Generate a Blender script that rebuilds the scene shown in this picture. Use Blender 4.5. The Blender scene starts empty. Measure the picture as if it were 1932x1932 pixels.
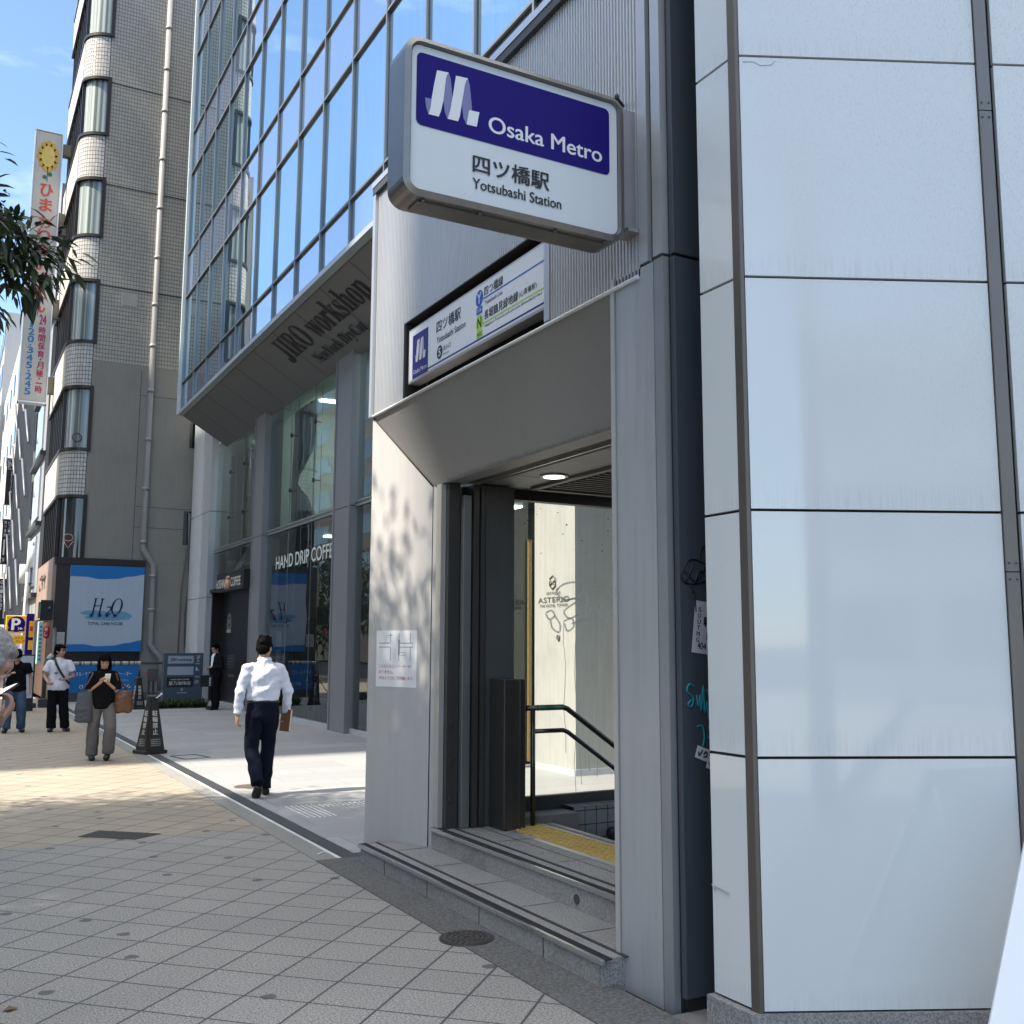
import bpy, bmesh, math, random
from mathutils import Vector, Matrix, noise
random.seed(7)
sc = bpy.context.scene
C = sc.collection
PI = math.pi
rad = math.radians

# ------------------------------------------------------------------ camera
yaw, pitch, roll = 0.5045, 0.1303, 0.0038
fwd = Vector((math.sin(yaw)*math.cos(pitch), math.cos(yaw)*math.cos(pitch), math.sin(pitch)))
rgt = Vector((math.cos(yaw), -math.sin(yaw), 0))
upv = rgt.cross(fwd)
r2 = math.cos(roll)*rgt + math.sin(roll)*upv
u2 = -math.sin(roll)*rgt + math.cos(roll)*upv
cam_d = bpy.data.cameras.new("camera"); cam = bpy.data.objects.new("camera", cam_d); C.objects.link(cam)
m4 = Matrix.Identity(4)
for i in range(3):
    m4[i][0] = r2[i]; m4[i][1] = u2[i]; m4[i][2] = -fwd[i]
m4[2][3] = 1.58
cam.matrix_world = m4
cam_d.sensor_width = 36; cam_d.lens = 36*1928.6/1932
cam_d.clip_start = 0.05; cam_d.clip_end = 3000
sc.camera = cam

# ------------------------------------------------------------------ light
SUN_EL = 50
FILL_BANK, FILL_CLD = .85, 8.8
SUN_DIR = Vector((-1, -0.03, math.tan(rad(SUN_EL)))).normalized()
w = bpy.data.worlds.new("World"); sc.world = w; w.use_nodes = True
nt = w.node_tree; nt.nodes.clear()
out = nt.nodes.new("ShaderNodeOutputWorld"); bg = nt.nodes.new("ShaderNodeBackground")
sky = nt.nodes.new("ShaderNodeTexSky"); sky.sky_type = 'NISHITA'; sky.sun_disc = False
sky.sun_elevation = rad(SUN_EL); sky.sun_rotation = rad(268)
sky.air_density = 1.0; sky.dust_density = 0.3; sky.ozone_density = 3.0; sky.altitude = 50
tc = nt.nodes.new("ShaderNodeTexCoord"); L = nt.links.new
def wnode(k, **kw):
    n = nt.nodes.new("ShaderNode"+k)
    for a, b in kw.items(): setattr(n, a, b)
    return n
def cloud(scale, nsc, p0, p1, amp):
    mp = wnode("Mapping"); mp.inputs['Scale'].default_value = scale
    nz = wnode("TexNoise"); nz.inputs['Scale'].default_value = nsc; nz.inputs['Detail'].default_value = 8; nz.inputs['Roughness'].default_value = .62
    rp = wnode("ValToRGB"); rp.color_ramp.elements[0].position = p0; rp.color_ramp.elements[1].position = p1
    rp.color_ramp.elements[0].color = (0, 0, 0, 1); rp.color_ramp.elements[1].color = (amp, amp, amp, 1)
    L(tc.outputs['Generated'], mp.inputs[0]); L(mp.outputs[0], nz.inputs['Vector']); L(nz.outputs['Fac'], rp.inputs[0]); return rp.outputs[0], nz.outputs['Fac']
wisp, _ = cloud((1.3, 1.3, 4.5), 2.4, .56, .86, .65)
mixc = wnode("MixRGB"); mixc.inputs[2].default_value = (5.6, 6.0, 6.5, 1); L(wisp, mixc.inputs[0]); L(sky.outputs[0], mixc.inputs[1])
# unseen bright cloud overhead, added to raise the neutral ambient light in the shade
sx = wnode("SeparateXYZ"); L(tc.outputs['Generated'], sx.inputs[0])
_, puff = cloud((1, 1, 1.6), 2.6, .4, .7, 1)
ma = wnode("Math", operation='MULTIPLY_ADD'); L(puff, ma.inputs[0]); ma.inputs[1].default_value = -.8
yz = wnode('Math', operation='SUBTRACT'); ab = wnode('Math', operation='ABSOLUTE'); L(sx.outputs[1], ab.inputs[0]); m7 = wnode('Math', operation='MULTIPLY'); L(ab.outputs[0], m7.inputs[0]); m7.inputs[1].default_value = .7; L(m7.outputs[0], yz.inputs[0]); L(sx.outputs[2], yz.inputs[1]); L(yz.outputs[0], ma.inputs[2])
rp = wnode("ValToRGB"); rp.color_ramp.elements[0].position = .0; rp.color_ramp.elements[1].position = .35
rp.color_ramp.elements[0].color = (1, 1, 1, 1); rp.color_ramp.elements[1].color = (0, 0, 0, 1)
ad = wnode("Math", operation='ADD'); L(ma.outputs[0], ad.inputs[0]); ad.inputs[1].default_value = FILL_BANK; L(ad.outputs[0], rp.inputs[0])
mix2 = wnode("MixRGB"); mix2.inputs[2].default_value = (FILL_CLD, FILL_CLD*1.0, FILL_CLD*1.01, 1); L(rp.outputs[0], mix2.inputs[0]); L(mixc.outputs[0], mix2.inputs[1])
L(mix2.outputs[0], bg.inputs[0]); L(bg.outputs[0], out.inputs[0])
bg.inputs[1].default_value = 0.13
sd = bpy.data.lights.new("sun", 'SUN'); so = bpy.data.objects.new("sun", sd); C.objects.link(so)
sd.energy = 4.6; sd.angle = rad(0.8); sd.color = (1.0, .92, .80)
so.rotation_euler = (-SUN_DIR).to_track_quat('-Z', 'Y').to_euler()
so.location = (-20, 10, 40)
sc.view_settings.view_transform = 'Standard'; sc.view_settings.look = 'None'
sc.view_settings.exposure = 1.33; sc.view_settings.gamma = 1
sc.cycles.max_bounces = 8; sc.cycles.transparent_max_bounces = 12
sc.cycles.caustics_reflective = False; sc.cycles.caustics_refractive = False
sc.cycles.use_denoising = True

# ------------------------------------------------------------------ scene-graph helpers
def tag(o, label=None, cat=None, group=None, kind=None):
    if label: o['label'] = label
    if cat: o['category'] = cat
    if group: o['group'] = group
    if kind: o['kind'] = kind
    return o
def thing(name, label, cat, loc=(0, 0, 0), rz=0, group=None):
    o = bpy.data.objects.new(name, None); C.objects.link(o)
    o.empty_display_size = .1
    o.location = loc; o.rotation_euler = (0, 0, rz)
    return tag(o, label, cat, group)
def top_of(o):
    while o.parent: o = o.parent
    return o
class MB:
    """mesh builder: collects shapes in one bmesh"""
    def __init__(s): s.bm = bmesh.new(); s.uv = None
    def face(s, pts, mi=0):
        f = s.bm.faces.new([s.bm.verts.new(p) for p in pts]); f.material_index = mi; return f
    def box(s, x0, x1, y0, y1, z0, z1, mi=0, bev=0):
        vs = [s.bm.verts.new((x, y, z)) for x in (x0, x1) for y in (y0, y1) for z in (z0, z1)]
        fs = []
        for q in ((0,1,3,2),(4,6,7,5),(0,4,5,1),(2,3,7,6),(0,2,6,4),(1,5,7,3)):
            f = s.bm.faces.new([vs[i] for i in q]); f.material_index = mi; fs.append(f)
        if bev:
            es = list({e for f in fs for e in f.edges})
            bmesh.ops.bevel(s.bm, geom=es, offset=bev, segments=2, affect='EDGES', profile=.5)
        return s
    def obox(s, org, U, V, W, a0, a1, b0, b1, c0, c1, mi=0):
        """box in a skewed frame"""
        org, U, V, W = Vector(org), Vector(U), Vector(V), Vector(W)
        vs = [s.bm.verts.new(org+U*a+V*b+W*c) for a in (a0, a1) for b in (b0, b1) for c in (c0, c1)]
        for q in ((0,1,3,2),(4,6,7,5),(0,4,5,1),(2,3,7,6),(0,2,6,4),(1,5,7,3)):
            s.bm.faces.new([vs[i] for i in q]).material_index = mi
        return s
    def prism(s, poly, d, mi=0):
        """extrude a 3-d polygon by vector d"""
        d = Vector(d); a = [s.bm.verts.new(p) for p in poly]; b = [s.bm.verts.new(Vector(p)+d) for p in poly]
        n = len(a)
        s.bm.faces.new(a).material_index = mi; s.bm.faces.new(b[::-1]).material_index = mi
        for i in range(n):
            s.bm.faces.new([a[i], b[i], b[(i+1) % n], a[(i+1) % n]]).material_index = mi
        return s
    def tube(s, pts, r, n=10, mi=0, cap=True):
        pts = [Vector(p) for p in pts]
        rs = r if isinstance(r, (list, tuple)) else [r]*len(pts)
        rings = []; prev = None
        for i, p in enumerate(pts):
            if i == 0: t = pts[1]-pts[0]
            elif i == len(pts)-1: t = pts[-1]-pts[-2]
            else: t = (pts[i]-pts[i-1]).normalized()+(pts[i+1]-pts[i]).normalized()
            t.normalize()
            if prev is None:
                a = t.cross(Vector((0, 0, 1)))
                if a.length < .1: a = t.cross(Vector((1, 0, 0)))
            else: a = prev - t*prev.dot(t)
            a.normalize(); b = t.cross(a); prev = a
            rings.append([s.bm.verts.new(p+(a*math.cos(2*PI*k/n)+b*math.sin(2*PI*k/n))*rs[i]) for k in range(n)])
        for i in range(len(rings)-1):
            for k in range(n):
                f = s.bm.faces.new([rings[i][k], rings[i][(k+1) % n], rings[i+1][(k+1) % n], rings[i+1][k]]); f.material_index = mi; f.smooth = True
        if cap:
            s.bm.faces.new(rings[0][::-1]).material_index = mi; s.bm.faces.new(rings[-1]).material_index = mi
        return s
    def disc(s, c, U, V, r, n=32, mi=0, ry=None):
        c, U, V = Vector(c), Vector(U), Vector(V); ry = ry or r
        s.face([c+U*math.cos(2*PI*k/n)*r+V*math.sin(2*PI*k/n)*ry for k in range(n)], mi); return s
    def ell(s, c, r, R=None, n=16, mi=0):
        ret = bmesh.ops.create_uvsphere(s.bm, u_segments=n, v_segments=max(6, n*2//3), radius=1)
        Rm = (R or Matrix.Identity(3)); c = Vector(c)
        for v in ret['verts']:
            v.co = Rm @ Vector((v.co.x*r[0], v.co.y*r[1], v.co.z*r[2])) + c
        for f in {f for v in ret['verts'] for f in v.link_faces}: f.smooth = True; f.material_index = mi
        return s
    def build(s, name, mats, parent=None, smooth=False, fix=True):
        if fix: bmesh.ops.recalc_face_normals(s.bm, faces=s.bm.faces)
        me = bpy.data.meshes.new(name)
        if parent:
            l = top_of(parent).location
            if l.length > 0: bmesh.ops.translate(s.bm, verts=s.bm.verts, vec=-l)
        if smooth:
            for f in s.bm.faces: f.smooth = True
        s.bm.to_mesh(me); s.bm.free()
        for m in (mats if isinstance(mats, (list, tuple)) else [mats]): me.materials.append(m)
        o = bpy.data.objects.new(name, me); C.objects.link(o)
        if parent: o.parent = parent
        return o
def struct(o): o['kind'] = 'structure'; return o
def copy_tree(o, parent=None):
    c = o.copy(); C.objects.link(c)
    if parent: c.parent = parent
    for ch in list(o.children): copy_tree(ch, c)
    return c
_txt = {}
def text_mesh(body, bold):
    k = (body, bold)
    if k in _txt: return _txt[k]
    cu = bpy.data.curves.new("lettering", 'FONT'); cu.body = body; cu.size = 1; cu.offset = bold; cu.resolution_u = 5
    cu.fill_mode = 'FRONT'
    o = bpy.data.objects.new("lettering", cu); C.objects.link(o)
    dg = bpy.context.evaluated_depsgraph_get(); dg.update()
    me = bpy.data.meshes.new_from_object(o.evaluated_get(dg))
    bpy.data.objects.remove(o); bpy.data.curves.remove(cu)
    vs = [v.co.copy() for v in me.vertices]; fs = [tuple(p.vertices) for p in me.polygons]
    bpy.data.meshes.remove(me)
    if not vs: vs = [Vector((0, 0, 0))]
    x0 = min(v.x for v in vs); x1 = max(v.x for v in vs); y0 = min(v.y for v in vs); y1 = max(v.y for v in vs)
    _txt[k] = (vs, fs, x0, x1, y0, y1); return _txt[k]
def text(mb, body, org, U, V, wd, ht, bold=0.0, mi=0, shear=0, keep=False):
    """letters fitted into the box org + U*wd, V*ht; bold = layered copies, each a hair in front of the last"""
    vs, fs, x0, x1, y0, y1 = text_mesh(body, 0.0)
    org, U, V = Vector(org), Vector(U), Vector(V); N = U.cross(V)
    sx = wd/max(1e-6, x1-x0); sy = ht/max(1e-6, y1-y0)
    sh = [(0, 0)] if bold <= 0 else [(-bold, 0), (bold, 0), (0, bold*.6), (0, -bold*.6)]
    for k, (du, dv) in enumerate(sh):
        o = org+U*(du*ht)+V*(dv*ht)+N*(k*ht*.003)
        nv = [mb.bm.verts.new(o+U*((v.x-x0)*sx+shear*(v.y-y0)*sy)+V*((v.y-y0)*sy)) for v in vs]
        for f in fs:
            try: mb.bm.faces.new([nv[i] for i in f]).material_index = mi
            except ValueError: pass
    return mb
def serif(t):
    return ''.join(chr(0x1D400+ord(c)-65) if 'A' <= c <= 'Z' else chr(0x1D41A+ord(c)-97) if 'a' <= c <= 'z' else c for c in t)
def serif_it(t):
    return ''.join(chr(0x1D434+ord(c)-65) if 'A' <= c <= 'Z' else c for c in t)

# ------------------------------------------------------------------ materials
class NT:
    def __init__(s, name):
        s.m = bpy.data.materials.new(name); s.m.use_nodes = True; s.t = s.m.node_tree; s.t.nodes.clear()
        s.o = s.n("OutputMaterial")
    def n(s, k, **kw):
        x = s.t.nodes.new("ShaderNode"+k)
        for a, b in kw.items(): setattr(x, a, b)
        return x
    def set(s, sock, v):
        if isinstance(v, bpy.types.NodeSocket): s.t.links.new(v, sock)
        elif isinstance(v, (tuple, list)) and len(v) == 3 and sock.type == 'RGBA': sock.default_value = (*v, 1)
        else: sock.default_value = v
    def math(s, op, a, b=None, c=None):
        x = s.n("Math", operation=op)
        for i, v in enumerate((a, b, c)):
            if v is not None: s.set(x.inputs[i], v)
        return x.outputs[0]
    def mix(s, f, a, b, mode='MIX'):
        x = s.n("MixRGB", blend_type=mode); s.set(x.inputs[0], f); s.set(x.inputs[1], a); s.set(x.inputs[2], b); return x.outputs[0]
    def noise(s, vec, scale, detail=3, rough=.55, out='Fac'):
        x = s.n("TexNoise"); s.set(x.inputs['Vector'], vec); x.inputs['Scale'].default_value = scale
        x.inputs['Detail'].default_value = detail; x.inputs['Roughness'].default_value = rough; return x.outputs[out]
    def ramp(s, f, p0, p1, c0=(0, 0, 0), c1=(1, 1, 1)):
        x = s.n("ValToRGB"); e = x.color_ramp.elements; e[0].position = p0; e[1].position = p1
        e[0].color = (*c0, 1); e[1].color = (*c1, 1); s.set(x.inputs[0], f); return x.outputs[0]
    def mapping(s, vec, scale, rot=(0, 0, 0)):
        x = s.n("Mapping"); s.set(x.inputs[0], vec); x.inputs['Scale'].default_value = scale; x.inputs['Rotation'].default_value = rot; return x.outputs[0]
    def coord(s, which='Object'): return s.n("TexCoord").outputs[which]
    def pos(s): return s.n("NewGeometry").outputs['Position']
    def xyz(s, v):
        x = s.n("SeparateXYZ"); s.set(x.inputs[0], v); return x.outputs
    def bsdf(s, col, rough=.5, metal=0, ior=1.45, bump=None, bstr=.2, bdist=.01, **kw):
        b = s.n("BsdfPrincipled"); s.set(b.inputs['Base Color'], col); s.set(b.inputs['Roughness'], rough)
        s.set(b.inputs['Metallic'], metal); b.inputs['IOR'].default_value = ior
        for k, v in kw.items(): s.set(b.inputs[k.replace('_', ' ')], v)
        if bump is not None:
            x = s.n("Bump"); x.inputs['Strength'].default_value = bstr; x.inputs['Distance'].default_value = bdist
            s.set(x.inputs['Height'], bump); s.t.links.new(x.outputs[0], b.inputs['Normal'])
        return b.outputs[0]
    def done(s, sh): s.t.links.new(sh, s.o.inputs[0]); return s.m
def sc3(c, k): return tuple(min(1, x*k) for x in c)
_mc = {}
def M(name, col, rough=.5, metal=0, var=.12, vs=4, streak=0, speck=0, ss=250, bump=0, bs=60, ior=1.45, rv=.0, dirt=0, **kw):
    """painted / plain material with cloudiness, vertical streaks, speckle and bump"""
    if name in _mc: return _mc[name]
    t = NT(name); o = t.pos()
    c = t.mix(t.noise(o, vs, 4), sc3(col, 1-var), sc3(col, 1+var))
    if streak:
        s_ = t.noise(t.mapping(o, (9, 9, .5)), 2.0, 5, .6)
        c = t.mix(t.math('MULTIPLY', t.ramp(s_, .45, .8), streak), c, sc3(col, .45))
    if speck:
        c = t.mix(t.math('MULTIPLY', t.ramp(t.noise(o, ss, 2), .35, .65), speck), sc3(col, 1.15), sc3(col, .35))
    if dirt:
        c = t.mix(t.math('MULTIPLY', t.ramp(t.noise(o, 1.7, 6, .65), .5, .75), dirt), c, sc3(col, .4))
    r = rough
    if rv: r = t.math('ADD', rough-rv/2, t.math('MULTIPLY', t.noise(o, vs*2.3, 4), rv))
    b = t.noise(o, bs, 3) if bump else None
    _mc[name] = t.done(t.bsdf(c, r, metal, ior, b, bump, .01, **kw)); return _mc[name]
def emis(name, col, st, mix=0):
    if name in _mc: return _mc[name]
    t = NT(name); e = t.n("Emission"); t.set(e.inputs[0], col); e.inputs[1].default_value = st
    _mc[name] = t.done(e.outputs[0]); return _mc[name]
def glassmat(name, tint, ior=1.7, rough=.0, refl=(1, 1, 1), wav=.004, haze=0.0, hazec=(.4, .45, .45)):
    t = NT(name); o = t.pos()
    tr = t.n("BsdfTransparent"); t.set(tr.inputs[0], tint)
    gl = t.n("BsdfGlossy"); t.set(gl.inputs[0], refl); gl.inputs['Roughness'].default_value = rough
    bp = t.n("Bump"); bp.inputs['Strength'].default_value = 1; bp.inputs['Distance'].default_value = wav
    t.set(bp.inputs['Height'], t.noise(o, .7, 2)); t.t.links.new(bp.outputs[0], gl.inputs['Normal'])
    fr = t.n("Fresnel"); fr.inputs[0].default_value = ior
    body = tr.outputs[0]
    if haze:
        df = t.n("BsdfDiffuse"); t.set(df.inputs[0], hazec); mh = t.n("MixShader")
        t.set(mh.inputs[0], t.math('MULTIPLY', t.noise(t.mapping(o, (3, 3, .6)), 1.5, 5), haze)); t.t.links.new(body, mh.inputs[1]); t.t.links.new(df.outputs[0], mh.inputs[2]); body = mh.outputs[0]
    mx = t.n("MixShader"); t.t.links.new(fr.outputs[0], mx.inputs[0]); t.t.links.new(body, mx.inputs[1]); t.t.links.new(gl.outputs[0], mx.inputs[2])
    return t.done(mx.outputs[0])
def curtainglass(name, base, ior=.7, refl=(.9, .96, 1), stripes=0):
    t = NT(name); o = t.pos()
    c = base
    if stripes:
        wv = t.noise(t.mapping(o, (1, 5, .02)), 3, 3)
        c = t.mix(t.math('MULTIPLY', t.ramp(wv, .4, .7), stripes), base, (.35, .42, .46))
    df = t.n("BsdfDiffuse"); t.set(df.inputs[0], c)
    gl = t.n("BsdfGlossy"); t.set(gl.inputs[0], refl); gl.inputs['Roughness'].default_value = .0
    bp = t.n("Bump"); bp.inputs['Strength'].default_value = 1; bp.inputs['Distance'].default_value = .004
    t.set(bp.inputs['Height'], t.noise(o, .45, 1.5)); t.t.links.new(bp.outputs[0], gl.inputs['Normal'])
    mx = t.n("MixShader"); mx.inputs[0].default_value = ior; t.t.links.new(df.outputs[0], mx.inputs[1]); t.t.links.new(gl.outputs[0], mx.inputs[2])
    return t.done(mx.outputs[0])

def paving_mat():
    t = NT("diagonal_paving"); p = t.pos(); x, y, z = t.xyz(p)
    def lattice(e, pitch, off):
        return t.math('ADD', t.math('DIVIDE', e, pitch), off)
    u = lattice(t.math('ADD', x, y), .426, -.49+.0); v = lattice(t.math('SUBTRACT', x, y), .46, .74)
    def edge(a): 
        f = t.math('FRACT', a); return t.math('MINIMUM', f, t.math('SUBTRACT', 1.0, f))
    g = t.math('MINIMUM', edge(u), edge(v))
    grout = t.ramp(g, .012, .024, (1, 1, 1), (0, 0, 0))
    cell = t.n("CombineXYZ"); t.set(cell.inputs[0], t.math('FLOOR', u)); t.set(cell.inputs[1], t.math('FLOOR', v))
    wn = t.n("TexWhiteNoise"); t.set(wn.inputs['Vector'], cell.outputs[0])
    tone = t.math('ADD', .95, t.math('MULTIPLY', wn.outputs['Value'], .10))
    spk = t.mix(.5, t.noise(p, 95, 2, .7), t.noise(p, 210, 2, .7))
    gray = t.mix(t.ramp(spk, .42, .585), (.425, .408, .375), (.105, .10, .092))
    tan = t.mix(t.ramp(spk, .3, .7), (.40, .345, .265), (.24, .205, .16))
    wob = t.math('MULTIPLY', t.math('SUBTRACT', t.noise(p, 3, 3), .5), .25)
    zone = t.ramp(t.math('SUBTRACT', t.math('ADD', y, wob), 8.60), .40, .55)
    c = t.mix(zone, gray, tan)
    c = t.mix(1.0, c, tone, 'MULTIPLY')
    cl = t.ramp(t.noise(p, 1.1, 6, .65), .35, .7)
    c = t.mix(t.math('MULTIPLY', cl, .45), c, t.mix(.5, c, (.13, .13, .135)))
    vo = t.n("TexVoronoi"); vo.voronoi_dimensions = "2D"; vo.inputs['Scale'].default_value = 1.9; t.set(vo.inputs['Vector'], p)
    gum = t.math('LESS_THAN', t.math('ADD', vo.outputs['Distance'], t.math('MULTIPLY', t.noise(p, 26, 2), .06)), .098)
    pick = t.n("SeparateXYZ"); t.set(pick.inputs[0], vo.outputs['Color'])
    gum = t.math('MULTIPLY', gum, t.math('GREATER_THAN', pick.outputs[0], .55))
    c = t.mix(t.math('MULTIPLY', gum, .75), c, (.045, .045, .048))
    c = t.mix(t.math('MULTIPLY', grout, .9), c, (.035, .035, .036))
    h = t.math('SUBTRACT', t.math('MULTIPLY', spk, .12), grout)
    return t.done(t.bsdf(c, .72, 0, 1.45, h, .5, .004))
def slab_mat():
    t = NT("plaza_slabs"); p = t.pos(); x, y, z = t.xyz(p)
    v = t.math('DIVIDE', y, .6); row = t.math('FLOOR', v)
    u = t.math('ADD', t.math('DIVIDE', x, 1.2), t.math('MULTIPLY', t.math('MODULO', row, 2.0), .5))
    def edge(a, k):
        f = t.math('FRACT', a); return t.math('MULTIPLY', t.math('MINIMUM', f, t.math('SUBTRACT', 1.0, f)), k)
    g = t.math('MINIMUM', edge(u, 1.2), edge(v, .6)); grout = t.ramp(g, .003, .007, (1, 1, 1), (0, 0, 0))
    cell = t.n("CombineXYZ"); t.set(cell.inputs[0], t.math('FLOOR', u)); t.set(cell.inputs[1], row)
    wn = t.n("TexWhiteNoise"); t.set(wn.inputs['Vector'], cell.outputs[0])
    c = t.mix(wn.outputs['Value'], (.29, .295, .30), (.37, .37, .365))
    c = t.mix(t.math('MULTIPLY', t.ramp(t.noise(t.mapping(p, (.5, 2.2, 1)), 1.4, 6, .65), .35, .7), .5), c, (.25, .255, .26))
    c = t.mix(t.math('MULTIPLY', t.ramp(t.noise(p, 120, 2), .4, .6), .25), c, (.2, .2, .2))
    c = t.mix(t.math('MULTIPLY', grout, .55), c, (.12, .12, .12))
    return t.done(t.bsdf(c, .62, 0, 1.45, t.math('SUBTRACT', 1.0, grout), .3, .003))
def uvtile_mat(name, tile, grout, pu, pv, gw=.1, rough=.35, var=.2):
    t = NT(name); uv = t.xyz(t.coord('UV')); o = t.pos()
    u = t.math('DIVIDE', uv[0], pu); v = t.math('DIVIDE', uv[1], pv)
    def edge(a):
        f = t.math('FRACT', a); return t.math('MINIMUM', f, t.math('SUBTRACT', 1.0, f))
    g = t.math('LESS_THAN', t.math('MINIMUM', edge(u), edge(v)), gw)
    cell = t.n("CombineXYZ"); t.set(cell.inputs[0], t.math('FLOOR', u)); t.set(cell.inputs[1], t.math('FLOOR', v))
    wn = t.n("TexWhiteNoise"); t.set(wn.inputs['Vector'], cell.outputs[0])
    c = t.mix(wn.outputs['Value'], sc3(tile, 1-var), sc3(tile, 1+var))
    c = t.mix(t.math('MULTIPLY', t.noise(o, .5, 4), .3), c, sc3(tile, .7))
    c = t.mix(g, c, grout)
    r = t.mix(g, (rough,)*3, (.9,)*3)
    return t.done(t.bsdf(c, r, 0, 1.5, t.math('SUBTRACT', 1.0, g), .25, .004))
def uvgrid(mb, pts_row0, pts_row1, us, v0, v1):
    """strip of quads with UVs (metres)"""
    lay = mb.bm.loops.layers.uv.verify()
    a = [mb.bm.verts.new(p) for p in pts_row0]; b = [mb.bm.verts.new(p) for p in pts_row1]
    for i in range(len(a)-1):
        f = mb.bm.faces.new([a[i], a[i+1], b[i+1], b[i]]); f.smooth = len(a) > 2
        for l, q in zip(f.loops, ((us[i], v0), (us[i+1], v0), (us[i+1], v1), (us[i], v1))): l[lay].uv = q

WHITE = M("white_paint", (.78, .78, .78), .4, var=.04)
BLACK = M("black_paint", (.012, .012, .014), .45, var=.2)
DKGREY = M("charcoal_paint", (.045, .05, .055), .45, var=.15)
STEEL = M("brushed_steel", (.52, .52, .52), .34, .85, var=.08, vs=6, rv=.1, streak=.15)
DKSTEEL = M("dark_bronze_steel", (.065, .062, .058), .38, .35, var=.12, streak=.25)
SILVER = M("silver_aluminium", (.62, .63, .64), .36, .75, var=.05)
GRANITE = M("speckled_granite", (.30, .295, .285), .6, var=.15, vs=2, speck=.8, ss=110, dirt=.45, bump=.2, bs=120)
CONC = M("worn_concrete", (.27, .26, .24), .85, var=.3, vs=5, speck=.5, ss=70, dirt=.75, streak=.6, bump=.4, bs=70)
ASPH = M("asphalt", (.05, .05, .052), .9, var=.25, vs=3, speck=.6, ss=160, bump=.5, bs=150)
WORN = M("dirty_bitumen_strip", (.13, .128, .124), .9, var=.45, vs=2.5, speck=.7, ss=60, dirt=.5, bump=.5, bs=90)
PANELGREY = M("grey_metal_panel", (.34, .345, .345), .42, .25, var=.05, vs=2, streak=.12, rv=.08)
# ================================================================== GROUND
X_, Y_, Z_ = Vector((1, 0, 0)), Vector((0, 1, 0)), Vector((0, 0, 1))
struct(MB().box(-1500, 1500, -1500, 1500, -.6, -.14).build("ground", ASPH))
paving = struct(MB().box(-4.2, 2.52, -30, 260, -.13, 0).build("pavement", paving_mat()))
struct(MB().box(-4.38, -4.205, -30, 260, -.13, .005).build("kerb", M("kerb_stone", (.33, .33, .32), .8, speck=.5, ss=100, dirt=.3)))
struct(MB().box(2.523, 2.69, 7.55, 31.8, -.13, .002).build("border_band", M("border_stone", (.24, .235, .22), .8, var=.2, speck=.5, ss=120, dirt=.3)))
struct(MB().box(2.523, 2.86, -2, 7.547, -.13, .004).build("worn_strip", WORN))
struct(MB().box(2.692, 2.722, 7.55, 31.8, -.13, .004).build("white_edge_line", M("white_edging", (.6, .6, .58), .7, dirt=.3)))
m = MB(); m.box(2.724, 2.868, 7.4, 31.8, -.13, .001)
for k in range(0, 380):
    y = 7.42+k*.036
    if y > 20: break
    m.box(2.738, 2.854, y, y+.014, .0012, .005, 1)
struct(m.build("drain_channel", [DKGREY, M("drain_grille", (.2, .2, .2), .45, .6)]))
struct(MB().box(2.87, 14, 7.7, 31.8, -.13, .0).build("plaza", slab_mat()))
struct(MB().box(2.87, 40, -30, 3.75, -.13, -.004).build("side_alley", M("alley_concrete", (.16, .155, .15), .9, var=.25, dirt=.6, speck=.4)))

# ================================================================== STATION ENTRANCE
PILL = M("pillar_panel", (.46, .45, .435), .38, .15, var=.05, vs=1.5, streak=.14, rv=.12, dirt=.10, bump=.22, bs=2.4)
PILR = M("pillar_steel_panel", (.42, .44, .455), .34, .35, var=.07, vs=1.2, streak=.3, rv=.14, dirt=.14, bump=.22, bs=2.4)
FLARE = M("canopy_panel", (.23, .229, .222), .45, .12, var=.06, vs=1.3, streak=.10, rv=.12, dirt=.08, bump=.2, bs=1.8)
CORR = M("corrugated_aluminium", (.55, .55, .545), .38, .55, var=.05, vs=1, rv=.08)
DKPANEL = M("slate_side_panel", (.05, .06, .075), .5, .1, var=.12, vs=1.5, streak=.2)
st = thing("station_entrance", "grey metal station entrance with flared canopy, steps and stairs leading down", "station entrance", (2.93, 5.7, 0))
XF = 2.93
# corrugated wall, in blocks round the sign recess
def corr_block(mb, y0, y1, z0, z1):
    p = .0285; n = int(round((y1-y0)/p)); p = (y1-y0)/n
    prof = []
    for i in range(n):
        y = y0+i*p
        prof += [(0, y), (0, y+p*.42), (.014, y+p*.55), (.014, y+p*.88)]
    prof.append((0, y1))
    a = [mb.bm.verts.new((XF+d, y, z0)) for d, y in prof]; b = [mb.bm.verts.new((XF+d, y, z1)) for d, y in prof]
    for i in range(len(a)-1): mb.bm.faces.new([a[i], a[i+1], b[i+1], b[i]])
m = MB()
corr_block(m, 7.025, 7.62, 3.415, 5.30); corr_block(m, 4.93, 7.025, 4.02, 5.30); corr_block(m, 3.99, 4.93, 3.415, 5.30)
m.build("corrugated_wall", CORR, st, fix=False)
m = MB()   # sign recess: back, soffits, cheeks
m.box(3.12, 3.14, 4.86, 7.03, 3.44, 4.03); m.box(2.94, 3.118, 4.86, 7.028, 4.022, 4.04); m.box(2.94, 3.118, 7.012, 7.03, 3.44, 4.02)
m.build("recess", M("recess_dark", (.02, .02, .021), .6), st)
MB().box(2.925, 3.11, 4.865, 4.925, 3.44, 4.02).build("recess_jamb", SILVER, st)
m = MB(); m.box(2.90, 5.2, 3.80, 7.68, 5.303, 5.36); m.build("coping", DKGREY, st)
MB().box(2.895, 2.925, 3.80, 7.69, 5.363, 5.41).build("coping_trim", SILVER, st)
MB().box(2.905, 2.975, 7.622, 7.675, 3.41, 5.30).build("corner_trim", SILVER, st)
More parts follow.
